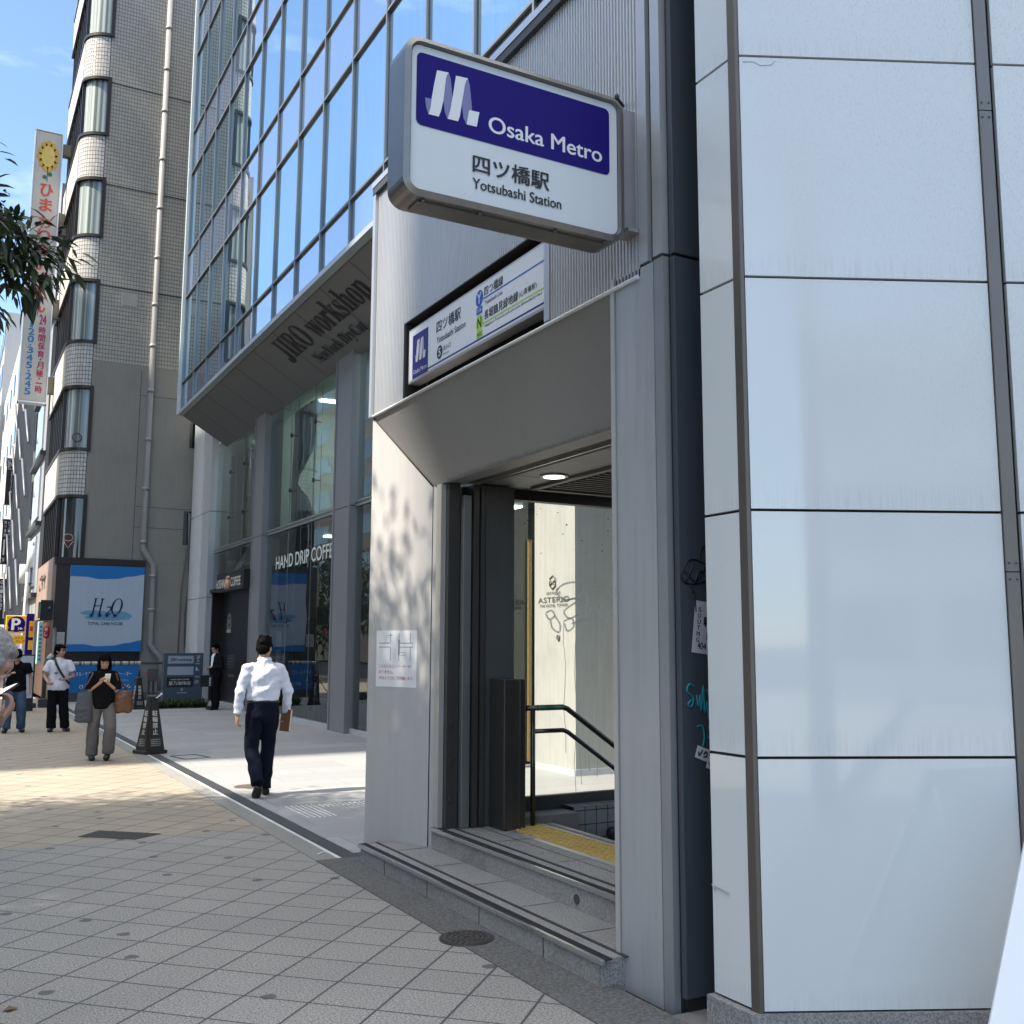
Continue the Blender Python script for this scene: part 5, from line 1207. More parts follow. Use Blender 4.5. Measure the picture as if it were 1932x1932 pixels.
for i in range(14):
    for j in range(3): m.tube([(3.40+i*.052, 9.98+j*.06, -.002), (3.40+i*.052, 9.98+j*.06, .007)], [.014, .009], 6)
struct(m.build("tactile_studs", M("steel_stud", (.75, .75, .75), .3, .9)))
lf = thing("cigarette_butt", "white cigarette butt lying on the border band by the steps", "litter", (2.62, 7.75, 0))
m = MB(); m.tube([(2.60, 7.74, .008), (2.66, 7.78, .008)], .006, 8); m.build("stub", WHITE, lf)
lv = thing("dry_leaf", "single brown dry leaf on the grey paving at the lower left edge", "leaf", (.36, 5.16, 0))
m = MB(); m.face([(.33, 5.15, .003), (.36, 5.13, .012), (.40, 5.16, .004), (.36, 5.18, .014)]); m.build("blade", M("dry_leaf", (.16, .09, .04), .7), lv)

# ------------------------------------------------------------------ no-parking cones
CB = M("cone_black", (.022, .020, .018), .35, var=.2); CW = M("cone_white", (.62, .62, .60), .6)
def make_cone(label):
    t = thing("parking_cone", label, "cone", (0, 0, 0), 0, "black no-parking cones on the plaza")
    MB().box(-.18, .18, -.18, .18, 0, .055, bev=.015).build("base", CB, t)
    m = MB(); b_ = .15; a_ = .055
    lo = [(-b_, -b_, .056), (b_, -b_, .056), (b_, b_, .056), (-b_, b_, .056)]; hi = [(-a_, -a_, .82), (a_, -a_, .82), (a_, a_, .82), (-a_, a_, .82)]
    for i in range(4): m.face([lo[i], lo[(i+1) % 4], hi[(i+1) % 4], hi[i]])
    m.face(hi); bmesh.ops.remove_doubles(m.bm, verts=m.bm.verts, dist=1e-5); bmesh.ops.bevel(m.bm, geom=[e for e in m.bm.edges if abs(e.verts[0].co.z-e.verts[1].co.z) > .3], offset=.012, segments=2, affect='EDGES')
    body = m.build("body", CB, t)
    MB().box(-.062, .062, -.062, .062, .815, .84, bev=.008).build("cap", M("cone_cap", (.10, .10, .10), .4), t)
    m = MB(); sl = (b_-a_)/(.82-.056)
    for U, N in ((X_, -Y_), (-Y_, -X_)):
        V = (Z_-N*sl).normalized()
        def at(z): return N*(b_-(z-.056)*sl+.0025)+Z_*z
        for k, c in enumerate("駐輪禁止"): text(m, c, at(.545-.088*k)-U*.042, U, V, .084, .078, .02)
        for k in range(4): text(m, "歩行者通行の妨げとなる", at(.20-.028*k)-U*.078, U, V, .155, .018, .01)
    m.build("lettering", CW, t)
    return t
c1_ = make_cone("black no-parking cone with white characters, the nearer one beside the walking woman"); c1_.location = (2.765, 15.95, 0); c1_.rotation_euler.z = rad(22)
c2_ = copy_tree(c1_); c2_['label'] = "black no-parking cone with white characters, the farther one by the blue banner"; c2_.location = (4.32, 26.9, 0); c2_.rotation_euler.z = rad(12); c2_.scale = (.93,)*3
tg = thing("ticket_plate", "small tilted white framed plate fixed at the top of the nearer cone", "plate", (2.87, 15.95, .85))
m = MB(); m.obox((2.81, 15.9, .80), (.78, 0, .62), Y_, (-.62, 0, .78), 0, .10, -.06, .06, 0, .012); m.build("frame", WHITE, tg)
m = MB(); m.obox((2.81, 15.9, .80), (.78, 0, .62), Y_, (-.62, 0, .78), .012, .088, -.05, .05, .0122, .014); m.build("panel", DKGREY, tg)
rp_ = thing("cone_pole", "thin slanting dark pole resting on the farther cone in front of the banner", "pole", (4.3, 26.9, 0))
m = MB(); m.tube([(3.62, 27.2, .02), (4.26, 26.95, .74)], .012, 8); m.tube([(4.32, 26.9, .79), (4.32, 26.9, .97)], [.03, .018], 8); m.build("rod", BLACK, rp_)

# ================================================================== TREES
LEAFA = M("leaf_dark", (.020, .036, .012), .38, var=.35, vs=8); LEAFB = M("leaf_mid", (.038, .060, .020), .38, var=.3, vs=8); BARK = M("bark", (.10, .085, .07), .9, var=.3, vs=8, bump=.8, bs=25)
def leaves_obj(name, specs, parent):
    """specs: (position, direction, size) -> pointed, folded, drooping leaves"""
    vs, fs, mi = [], [], []
    for p, d, s in specs:
        d = d.normalized(); u = d.cross(Vector((random.gauss(0, .5), random.gauss(0, .5), 1)))
        if u.length < .05: u = d.cross(X_)
        u.normalize(); n = u.cross(d); w_ = s*.15; k = len(vs)
        dr = Vector((0, 0, -s*.10))
        vs += [p, p+d*s*.3+u*w_+n*w_*.35, p+d*s*.3, p+d*s*.3-u*w_+n*w_*.35, p+d*s*.65+u*w_*.8+n*w_*.3+dr*.5, p+d*s*.65+dr*.5, p+d*s*.65-u*w_*.8+n*w_*.3+dr*.5, p+d*s+dr*1.6]
        fs += [(k, k+2, k+1), (k, k+3, k+2), (k+1, k+2, k+5, k+4), (k+2, k+3, k+6, k+5), (k+4, k+5, k+7), (k+5, k+6, k+7)]
        mi += [0 if random.random() < .65 else 1]*6
    off = top_of(parent).location
    me = bpy.data.meshes.new(name); me.from_pydata([tuple(v-off) for v in vs], [], fs)
    me.materials.append(LEAFA); me.materials.append(LEAFB); me.polygons.foreach_set("material_index", mi); me.update()
    o = bpy.data.objects.new(name, me); C.objects.link(o); o.parent = parent; return o
def rv(s=1): return Vector((random.gauss(0, s), random.gauss(0, s), random.gauss(0, s)))
def tree(label, base, cen, R, clusters, per, lsize, seed, extra=None, lobe=None):
    random.seed(seed)
    t = thing("street_tree", label, "tree", base)
    base = Vector(base); cen = Vector(cen); m = MB()
    fork = base+(cen-base)*.5; fork.z = cen.z-R[2]*.75
    m.tube([base, base+Vector((.03, .02, fork.z*.5)), fork], [.16, .13, .11], 10)
    sp = []
    for c in range(clusters):
        while True:
            q = Vector((random.uniform(-1, 1), random.uniform(-1, 1), random.uniform(-1, 1)))
            if .35 < q.length < 1: break
        p = cen+Vector((q.x*R[0], q.y*R[1], q.z*R[2]))
        if lobe and c >= clusters-lobe[2]: p = Vector(lobe[0])+q*lobe[1]
        if c % 3 == 0: m.tube([fork, fork+(p-fork)*.5+rv(.1), p], [.06, .035, .008], 6)
        for k in range(per):
            o = rv(.30); d = (o+Vector((0, 0, -.15))+rv(.15)); sp.append((p+o, d, lsize*random.uniform(.7, 1.15)))
    if extra:
        for path, n in extra:
            path = [Vector(q) for q in path]; m.tube([fork]+path, [.05]+[.012]*(len(path)-1)+[.004], 6)
            for k in range(n):
                i = random.randrange(len(path)-1) if random.random() < .3 else random.randrange(max(0, len(path)-3), len(path)-1)
                a, b = path[i], path[i+1]; f = random.random()
                p = a.lerp(b, f); ax = (b-a).normalized()
                tw = ax*.5+rv(.55)+Vector((0, 0, -.25)); tw.normalize(); q = p+tw*random.uniform(.02, .16)
                if random.random() < .35: m.tube([p, q], .002, 4)
                sp.append((q, tw+rv(.35)+Vector((0, 0, -.35)), lsize*random.uniform(.45, 1.2)))
    m.build("trunk", BARK, t); leaves_obj("crown", sp, t)
    return t
tree("leafy street tree at the kerb whose shade falls on the paving, farther one", (-3.2, 8.9, 0), (-2.85, 8.95, 5.0), (2.5, 2.4, 1.9), 405, 105, .14, 5, lobe=((-1.85, 7.25, 5.95), 1.1, 95))
tree("leafy street tree at the left whose dark branch hangs into view", (-2.6, 3.4, 0), (-2.75, 3.9, 4.9), (1.4, 1.7, 1.5), 60, 60, .095, 6, extra=[
    ([(-.95, 4.7, 4.0), (-.32, 4.95, 3.75), (.02, 5.0, 3.55), (.18, 5.02, 3.46), (.31, 5.03, 3.38)], 270),
    ([(-.85, 4.7, 3.8), (-.27, 4.9, 3.6), (-.02, 5.0, 3.47), (.12, 5.05, 3.33), (.27, 5.06, 3.24)], 250),
    ([(-.85, 4.8, 3.6), (-.30, 4.95, 3.4), (-.05, 5.0, 3.25), (.06, 5.0, 3.10)], 170),
    ([(-.7, 4.8, 4.0), (-.15, 5.0, 3.78), (.05, 5.05, 3.64), (.10, 5.05, 3.58)], 20)])
tree("kerbside tree far down the road, seen only as a reflection in the shop glass", (-3.2, 47, 0), (-3.2, 47, 4.2), (2.2, 2.2, 2.6), 60, 60, .30, 12)
# ================================================================== PEOPLE
def remesh(mb, name, mats, parent, vox, smooth=2, fold=None, pick=None):
    """fuse overlapping shapes into one continuous skin (voxel), relax it, add cloth folds, link it"""
    me = bpy.data.meshes.new("fuse"); bmesh.ops.recalc_face_normals(mb.bm, faces=mb.bm.faces); mb.bm.to_mesh(me); mb.bm.free()
    o = bpy.data.objects.new("fuse", me); C.objects.link(o)
    md = o.modifiers.new("r", 'REMESH'); md.mode = 'VOXEL'; md.voxel_size = vox
    dg = bpy.context.evaluated_depsgraph_get(); dg.update()
    m2 = bpy.data.meshes.new_from_object(o.evaluated_get(dg)); bpy.data.objects.remove(o); bpy.data.meshes.remove(me)
    bm = bmesh.new(); bm.from_mesh(m2)
    for _ in range(smooth): bmesh.ops.smooth_vert(bm, verts=bm.verts, factor=.5, use_axis_x=True, use_axis_y=True, use_axis_z=True)
    bm.normal_update()
    if fold:
        amp, fx, fz, sd = fold
        mv = []
        for v in bm.verts:
            p = v.co; n1 = noise.noise(Vector((p.x*fx+sd, p.y*fx, p.z*fz))); n2 = noise.noise(Vector((p.x*fx*.5+p.z*fz*1.8, p.y*fx*.5+sd, p.z*fz*2.2-p.x*fx)))
            mv.append(v.normal*amp*((1-abs(n1)*2.2)*.6+n2*.9))
        for v, d in zip(bm.verts, mv): v.co += d
    for f in bm.faces:
        f.smooth = True
        if pick: f.material_index = pick(f.calc_center_median())
    bm.to_mesh(m2); bm.free(); m2.name = name
    for m in mats: m2.materials.append(m)
    ob = bpy.data.objects.new(name, m2); C.objects.link(ob); ob.parent = parent; return ob
SKIN = M("skin", (.46, .27, .19), .55, var=.08, vs=30); SKIN2 = M("skin_tan", (.34, .19, .13), .55, var=.1, vs=30)
EYED = M("eye_dark", (.015, .012, .010), .4); LIPS = M("lips", (.30, .12, .10), .5)
HAIRB = M("hair_black", (.005, .0045, .0045), .8, var=.4, vs=60, bump=.8, bs=160, Specular_IOR_Level=.06)
def Rx(a): return Matrix.Rotation(a, 3, 'X')
def Rz(a): return Matrix.Rotation(a, 3, 'Z')
def V(*a): return Vector(a)
def add_head(mb, c, R, s=1.0, nose=1.0):
    e = lambda p, r, n=20: mb.ell(c+R @ (Vector(p)*s), [x*s for x in r], R, n)
    e((0, -.012, .028), (.076, .095, .092)); e((0, .03, -.035), (.060, .062, .078)); e((0, .045, -.085), (.036, .038, .030))
    e((0, .062, .045), (.060, .032, .042)); e((0, .074, .022), (.055, .016, .012))
    mb.tube([c+R @ (V(0, .086, .020)*s), c+R @ (V(0, .104, -.018)*s), c+R @ (V(0, .116*nose, -.032)*s)], [.010*s, .013*s, .014*s], 8)
    e((-.011, .098, -.036), (.011, .011, .009), 10); e((.011, .098, -.036), (.011, .011, .009), 10)
    e((0, .086, -.062), (.024, .012, .009), 12); e((0, .082, -.074), (.021, .012, .009), 12)
    for sx in (-1, 1):
        e((.074*sx, -.008, -.008), (.012, .020, .034), 12); e((.036*sx, .066, -.018), (.022, .020, .022), 12)
def face_pick(c, R, s=1.0):
    Ri = R.transposed()
    def f(p):
        q = (Ri @ (p-c))/s
        if q.y > .05:
            if abs(abs(q.x)-.031) < .017 and abs(q.z-.004) < .0065: return 1
            if abs(abs(q.x)-.032) < .020 and abs(q.z-.030-.004*(abs(q.x)/.03)) < .0045: return 1
            if abs(q.x) < .024 and abs(q.z+.067) < .006: return 2
        return 0
    return f
def add_hand(mb, wrist, d, n, thumb, curl=.5, s=1.0, fr=.0085):
    """d: finger direction, n: palm normal (fingers curl towards it), thumb: side the thumb leaves from"""
    d = d.normalized(); n = (n-d*n.dot(d)).normalized(); t = d.cross(n); t = t if t.dot(thumb) > 0 else -t
    kn = wrist+d*.088*s
    R = Matrix((t, d, n)).transposed()
    mb.ell(wrist+d*.048*s, (.041*s, .055*s, .016*s), R, 12)
    for i, (off, ln) in enumerate(((.030, .072), (.010, .080), (-.010, .074), (-.029, .058))):
        b = wrist+d*.082*s+t*off*s; p = [b-d*.03*s, b]; a = 0; cd = d.copy()
        for seg, k in ((.45, 1), (.32, 1.3), (.23, .9)):
            a += curl*k*(1+.12*i); cd = d*math.cos(a)+n*math.sin(a); p.append(p[-1]+cd*ln*seg*s)
        mb.tube(p, [fr*s*1.15, fr*s*1.1, fr*s*1.05, fr*s*.95, fr*s*.75], 8); mb.ell(p[-1], (fr*s*.75,)*3, None, 8)
    b = wrist+d*.022*s+t*.034*s; td = (d*.6+t*.75+n*.25).normalized(); p1 = b+td*.036*s; p2 = p1+(td*.6+d*.6+n*.3).normalized()*.030*s; p3 = p2+(td*.2+d*.8+n*.5*(.4+curl)).normalized()*.024*s
    mb.tube([b-td*.02*s, b, p1, p2, p3], [.014*s, .0135*s, .011*s, .010*s, .0075*s], 8); mb.ell(p3, (.0075*s,)*3, None, 8)
def rings(mb, rs, n=20):
    """horizontal elliptic rings: (centre, rx, ry)"""
    prev = None; first = None
    for c, rx, ry in rs:
        r = [mb.bm.verts.new((c[0]+rx*math.cos(2*PI*k/n), c[1]+ry*math.sin(2*PI*k/n), c[2])) for k in range(n)]
        if prev:
            for k in range(n): mb.bm.faces.new([prev[k], prev[(k+1) % n], r[(k+1) % n], r[k]])
        else: mb.bm.faces.new(r[::-1])
        prev = r
    mb.bm.faces.new(prev)
def add_shoe(mb, heel, toe, s=1.0):
    heel, toe = Vector(heel), Vector(toe); d = toe-heel; l = d.length
    mb.tube([heel, heel+d*.25, heel+d*.6, heel+d*.85, toe], [.034*s, .042*s, .044*s, .040*s, .022*s], 12)
def shoe_pair(P, shoes, mat, mat2=None):
    for k, (heel, toe) in enumerate(shoes):
        m = MB(); add_shoe(m, heel, toe); remesh(m, "shoe", [mat], P, .010, 2)
def make_person(label, loc, rz, H, J, cols, head, hair=None, sleeve='long', flare=1.0, vox=.012, fold=(.010, 9, 5, 1), torso=1.0, skin=SKIN, group=None, tuck=True, hand_curl=(.45, .45), legw=1.0):
    """J: joints of a 1.72 m figure (x right, y forward); cols: (top, trousers, shoes); head: (centre, R)"""
    P = thing("person", label, "person", (0, 0, 0), 0, group)
    hc, hR = head
    L_, R_ = J['L'], J['R']   # each: shoulder, elbow, wrist, hip, knee, ankle, heel, toe, hand dir, palm normal, thumb
    pel, ch, nk = J['pelvis'], J['chest'], J['neck']
    # body: one continuous skin
    m = MB(); add_head(m, hc, hR)
    m.tube([nk+V(0, 0, -.06), nk, hc+hR @ V(0, -.02, -.06)], [.062, .056, .052], 14)
    rings(m, [(pel+V(0, 0, -.05), .12, .085), (pel+V(0, 0, .08), .12, .08), (ch, .135, .09), (ch+V(0, 0, .12), .13, .075), (nk+V(0, 0, -.04), .06, .05)])
    for S, cu in ((L_, hand_curl[0]), (R_, hand_curl[1])):
        m.tube([S['sh']+V(0, 0, -.03), S['el'], S['wr']], [.036, .036, .025], 10); m.ell(S['el'], (.037,)*3, None, 10); m.ell(S['sh']+V(0, 0, -.03), (.036,)*3, None, 10)
        m.tube([S['hip'], S['kn'], S['an']], [.07, .048, .034], 10); m.ell(S['kn'], (.05,)*3, None, 10)
        m.tube([S['wr']+(S['wr']-S['el']).normalized()*-.03, S['wr']+S['hd'].normalized()*.02], [.026, .024], 10)
        add_hand(m, S['wr'], S['hd'], S['pn'], S['th'], cu)
    remesh(m, "body", [skin, EYED, LIPS], P, min(vox, .009), 1, None, face_pick(hc, hR))
    # top
    m = MB(); k = torso
    sm = (L_['sh']+R_['sh'])/2
    bot = pel+V(0, 0, .06 if tuck else -.13)
    bw = 1.0 if tuck else 1.13
    rings(m, [(bot, .162*k*bw, .118*k*bw), (bot+V(0, 0, .08), .168*k*bw, .122*k*bw), (ch+V(0, 0, -.10), .172*k, .122*k), (ch, .182*k, .124*k), (ch+V(0, 0, .09), .188*k, .116*k), (sm+V(0, 0, -.01), .175, .098), (sm+V(0, -.002, .03), .135, .085), (sm+V(0, -.005, .055), .085, .07), (nk+V(0, -.004, .02), .068, .066)])
    for S in (L_, R_):
        m.ell(S['sh']+V(0, 0, -.015), (.060*k, .066*k, .055), None, 14); inn = S['sh'].lerp(sm, .35)+V(0, 0, .0)
        if sleeve == 'long':
            m.tube([inn, S['sh']+V(0, 0, -.02), S['sh'].lerp(S['el'], .5), S['el'], S['wr']+(S['el']-S['wr']).normalized()*.01], [.05, .058*k, .054*k, .050, .044], 14); m.ell(S['el'], (.058,)*3, None, 12)
        else:
            e = S['sh'].lerp(S['el'], .88 if sleeve == 'elbow' else .70); m.tube([inn, S['sh']+V(0, 0, -.02), S['sh'].lerp(e, .6), e], [.05, .064*k, .072, .082 if sleeve == 'elbow' else .076], 14)
    remesh(m, "shirt" if sleeve == 'long' else "t_shirt", [cols[0]], P, vox, 2, fold)
    # trousers
    m = MB()
    tz = .075 if tuck else -.04
    rings(m, [(pel+V(0, 0, tz), .160*k, .120*k), (pel+V(0, 0, min(-.02, tz-.02)), .172*k, .126*k), (pel+V(0, 0, -.10), .172*k, .126*k), (pel+V(0, 0, -.16), .12, .09)])
    for S in (L_, R_):
        w_ = legw
        m.tube([S['hip']+V(0, 0, -.02), S['hip'].lerp(S['kn'], .5), S['kn'], S['kn'].lerp(S['an'], .55), S['an']+(S['an']-S['kn']).normalized()*.015], [.098, .090*w_, .078*w_*flare**.5, .074*w_*flare, .072*w_*flare], 16); m.ell(S['kn'], (.078*w_*flare**.5,)*3, None, 12)
    remesh(m, "trousers", [cols[1]], P, vox, 2, (fold[0]*.9, 8, 4, 7))
    for S in (L_, R_):
        m = MB(); add_shoe(m, S['heel']+(S['heel']-S['toe'])*.12, S['toe']+(S['toe']-S['heel'])*.15, 1.18); remesh(m, "shoe", [cols[2]], P, .010, 1)
    if hair:
        m = MB(); hair(m, hc, hR); remesh(m, "hair", [HAIRB], P, .008, 1, (.006, 34, 30, 3))
    P.location = loc; P.rotation_euler = (0, 0, rz); P.scale = (H/1.72,)*3
    return P
def short_hair(m, c, R, top=1.0):
    e = lambda p, r: m.ell(c+R @ Vector(p), r, R, 20)
    e((0, -.022, .050), (.083, .098, .086*top)); e((0, -.055, -.005), (.078, .066, .070)); e((0, .045, .095), (.062, .045, .030)); e((0, -.065, -.03), (.058, .036, .036))
    for x, y, z in ((-.05, .02, .115), (0, .03, .128), (.045, .02, .118), (-.03, -.06, .125), (.035, -.05, .125), (0, -.1, .06)): e((x, y, z), (.026, .030, .018))
    for s in (-1, 1): e((.068*s, .01, .03), (.016, .035, .045))
def wear(m, name, mat, P):
    o = m.build(name, mat); o.parent = P; return o   # built in the figure's own frame
def leg(hip, kn, an, toe_d, up=0):
    an = Vector(an); toe_d = Vector(toe_d)
    return dict(hip=Vector(hip), kn=Vector(kn), an=an, heel=an+V(0, -.03, -.045)+V(0, 0, up), toe=an+toe_d)
def side(sh, el, wr, hd, pn, th, lg):
    d = dict(sh=Vector(sh), el=Vector(el), wr=Vector(wr), hd=Vector(hd), pn=Vector(pn), th=Vector(th)); d.update(lg); return d

# --- man in the white shirt, seen from behind
SHIRT = M("white_shirt", (.70, .71, .78), .75, var=.03, vs=5, bump=.9, bs=15); NAVYT = M("navy_trousers", (.006, .008, .018), .9, bump=.9, bs=12, Specular_IOR_Level=.15, var=.2, vs=4); BLKSHOE = M("black_shoe", (.010, .009, .009), .3)
J = dict(pelvis=V(0, 0, .95), chest=V(0, .0, 1.23), neck=V(0, .005, 1.46),
    L=side((-.185, 0, 1.395), (-.275, -.03, 1.13), (-.285, .0, .88), (.0, .12, -1), (1, .1, 0), (0, 1, 0), leg((-.09, 0, .91), (-.105, .03, .50), (-.10, -.20, .17), (0, .06, -.165))),
    R=side((.185, 0, 1.395), (.275, -.02, 1.13), (.295, .05, .88), (-.12, .25, -1), (-1, .2, 0), (0, 1, 0), leg((.09, 0, .91), (.085, .05, .49), (.06, .02, .085), (.03, .19, -.05))))
hR = Rz(rad(-38)) @ Rx(rad(-6))
man = make_person("man in a white shirt and navy trousers walking away with a brown notebook", (3.05, 11.02, 0), rad(4), 1.66, J, (SHIRT, NAVYT, BLKSHOE), (V(0, .02, 1.60), hR), short_hair, 'long', .95, .012, (.013, 8, 6, 2), 1.08, hand_curl=(.35, .6))
m = MB(); m.tube([V(0, 0, 1.02)+V(.172*math.cos(a), .126*math.sin(a), 0) for a in [2*PI*k/32 for k in range(33)]], .016, 6); wear(m, "belt", BLACK, man)
m = MB(); rings(m, [(V(0, .0, 1.47), .082, .078), (V(0, .006, 1.503), .070, .067)]); wear(m, "collar", SHIRT, man)
nbk = thing("notebook", "brown leather notebook held in the walking man's right hand", "notebook", (3.345, 11.03, .78))
m = MB(); m.obox((3.335, 10.98, .655), (-.10, .28, .0), (.10, .05, 1), (.94, .3, -.1), 0, .55, 0, .23, -.014, .014); m.build("cover", M("brown_leather", (.16, .065, .03), .5), nbk)
m = MB(); m.obox((3.335, 10.98, .655), (-.10, .28, .0), (.10, .05, 1), (.94, .3, -.1), -.004, .54, .004, .226, -.009, .009); m.build("pages", M("page_cream", (.62, .56, .46), .8), nbk)

# --- woman with a phone and two bags
BLKT = M("black_tshirt", (.008, .008, .009), .95, Specular_IOR_Level=.1); GREYT = M("grey_trousers", (.13, .12, .115), .9, var=.15, vs=4, bump=.9, bs=14)
J = dict(pelvis=V(0, 0, .95), chest=V(0, .0, 1.22), neck=V(0, .02, 1.44),
    L=side((-.16, 0, 1.38), (-.215, .02, 1.09), (-.045, .20, 1.25), (.45, .35, .75), (.5, .6, -.2), (0, 0, 1), leg((-.095, 0, .91), (-.13, .14, .52), (-.12, .05, .13), (.03, .16, -.085))),
    R=side((.16, 0, 1.38), (.215, .02, 1.09), (.045, .20, 1.25), (-.45, .35, .75), (-.5, .6, -.2), (0, 0, 1), leg((.095, 0, .91), (.12, -.02, .50), (.125, -.08, .085), (-.01, .19, -.05))))
def long_hair(m, c, R):
    short_hair(m, c, R, 1.0)
    for s in (-1, 1): m.tube([c+R @ V(.060*s, .02, .07), c+R @ V(.078*s, .0, .0), c+R @ V(.080*s, -.01, -.09), c+R @ V(.085*s, .0, -.19)], [.03, .030, .034, .022], 10)
    m.tube([c+R @ V(0, -.07, .03), c+R @ V(0, -.085, -.08), c+R @ V(0, -.09, -.19)], [.07, .075, .06], 12)
    for x in (-.04, -.015, .012, .038): m.tube([c+R @ V(x, .06, .105), c+R @ V(x*1.1, .092, .07), c+R @ V(x*1.15, .094, .035)], [.02, .016, .009], 8)
wom = make_person("woman in a black T-shirt and wide grey trousers looking down at her phone", (2.0, 15.35, 0), rad(180-6), 1.47, J, (BLKT, GREYT, BLKSHOE), (V(0, .045, 1.575), Rx(rad(-20))), long_hair, 'elbow', 1.2, .012, (.010, 9, 5, 5), .98, tuck=False, hand_curl=(.8, .8), legw=1.08)
m = MB()
for s in (-1, 1):
    m.tube([V(0, .045, 1.575)+Rx(rad(-20)) @ V(s*.033+.024*math.cos(2*PI*k/14), .108, .002+.020*math.sin(2*PI*k/14)) for k in range(15)], .0022, 4)
m.tube([V(0, .045, 1.575)+Rx(rad(-20)) @ V(x, .112, .004) for x in (-.01, .01)], .002, 4); wear(m, "glasses", M("gold_frame", (.35, .28, .2), .3, .8), wom)
ph = thing("phone", "white phone held up in both hands of the woman in black", "phone", (1.99, 15.13, 1.13))
pq = Vector((2.015, 15.165, 1.075)); pl_, pn_ = Vector((0, -.70, .71)), Vector((0, -.71, -.70))
m = MB(); m.obox(pq, X_, pl_, pn_, -.036, .036, 0, .145, -.005, .005); m.build("case", WHITE, ph)
m = MB(); m.obox(pq, X_, pl_, -pn_, -.032, .032, .006, .139, .0052, .0062); m.build("screen", BLACK, ph)
def bag(name, label, mat, org, w_, h_, d_, strap, seed):
    b = thing(name, label, "bag", org); m = MB(); o = Vector(org)
    rings(m, [(o+V(0, 0, -h_), w_*.36, d_*.5), (o+V(0, 0, -h_*.93), w_*.5, d_*.62), (o+V(0, 0, -h_*.6), w_*.52, d_*.62), (o+V(0, 0, -h_*.3), w_*.46, d_*.5), (o, w_*.40, d_*.30)])
    me = MB(); me.bm.free(); me.bm = m.bm
    P = remesh(me, "pouch", [mat], b, .010, 2, (.012, 9, 9, seed)); 
    for v in P.data.vertices: v.co -= o
    m = MB(); m.tube(strap, .012, 8); m.build("strap", mat, b); return b
BRB = M("brown_bag_leather", (.12, .05, .022), .45, var=.15, vs=8); GRB = M("grey_tote_canvas", (.075, .08, .095), .9, var=.12)
bag("shoulder_bag", "brown leather shoulder bag on the woman's left side", BRB, (2.265, 15.30, .93), .25, .29, .15, [(2.20, 15.34, .93), (2.185, 15.28, 1.05), (2.150, 15.27, 1.175), (2.155, 15.36, 1.20), (2.24, 15.38, 1.05), (2.32, 15.34, .93)], 3)
bag("tote_bag", "slack grey cloth tote bag on the woman's right shoulder", GRB, (1.765, 15.32, .92), .23, .40, .14, [(1.70, 15.31, .92), (1.78, 15.26, 1.05), (1.845, 15.27, 1.175), (1.85, 15.36, 1.20), (1.80, 15.38, 1.05), (1.80, 15.34, .92)], 9)

# --- man in the white T-shirt with a crossbody strap
WT_ = M("white_tshirt", (.66, .67, .74), .85, var=.03, bump=.9, bs=15); BLKP = M("black_trousers", (.008, .008, .010), .95, Specular_IOR_Level=.1)
J = dict(pelvis=V(0, 0, .95), chest=V(0, .0, 1.23), neck=V(0, .01, 1.45),
    L=side((-.18, 0, 1.385), (-.27, .03, 1.10), (-.10, .24, 1.04), (.8, .5, -.1), (0, -.2, 1), (0, 1, .2), leg((-.09, 0, .91), (-.115, .02, .50), (-.16, -.02, .085), (-.06, .19, -.05))),
    R=side((.18, 0, 1.385), (.275, .02, 1.11), (.20, .20, .98), (-.3, .8, -.2), (-1, 0, 0), (0, .2, 1), leg((.09, 0, .91), (.10, .03, .50), (.09, .02, .085), (.03, .19, -.05))))
def cap_hair(m, c, R):
    short_hair(m, c, R, 1.08); e = lambda p, r: m.ell(c+R @ Vector(p), r, R, 18); e((0, .09, .078), (.062, .05, .012)); e((0, -.01, .085), (.088, .102, .062))
tee = make_person("young man in a white T-shirt and wide black trousers glancing sideways", (1.92, 20.7, 0), rad(180-4), 1.56, J, (WT_, BLKP, BLKSHOE), (V(.01, .02, 1.60), Rz(rad(58))), cap_hair, 'short', 1.1, .012, (.010, 9, 5, 11), 1.05, tuck=False, legw=1.12)
m = MB(); m.tube([V(.10, .09, 1.46), V(.07, .150, 1.36), V(.0, .172, 1.22), V(-.09, .172, 1.08), V(-.20, .12, .95)], .022, 8); m.tube([V(.10, .09, 1.46), V(.14, -.04, 1.42), V(.05, -.13, 1.25), V(-.14, -.11, 1.0)], .02, 8); wear(m, "crossbody_strap", BLACK, tee)
m = MB(); m.box(.03, .09, .145, .165, 1.15, 1.18); wear(m, "print", M("print_green", (.01, .05, .03), .7), tee)

# --- man in the black T-shirt and jeans
JEAN = M("blue_jeans", (.05, .09, .15), .9, var=.45, vs=6, bump=.9, bs=14)
J = dict(pelvis=V(0, 0, .95), chest=V(0, .03, 1.22), neck=V(0, .07, 1.43),
    L=side((-.20, .03, 1.37), (-.27, .0, 1.11), (-.275, .06, .86), (.05, .2, -1), (1, 0, 0), (0, 1, 0), leg((-.09, 0, .91), (-.13, .06, .50), (-.14, -.02, .09), (-.04, .19, -.05))),
    R=side((.20, .03, 1.37), (.25, .02, 1.10), (.13, .22, 1.16), (-.5, .5, .6), (-.5, .3, -.4), (0, 0, 1), leg((.09, 0, .91), (.13, .14, .51), (.13, .10, .10), (.04, .18, -.06))))
jm = make_person("man in a black T-shirt, black cap and blue jeans walking with head bowed", (1.22, 20.85, 0), rad(180-3), 1.52, J, (BLKT, JEAN, BLKSHOE), (V(0, .13, 1.54), Rx(rad(-42))), cap_hair, 'short', 1.05, .012, (.010, 9, 5, 15), 1.06, tuck=False, legw=1.15)

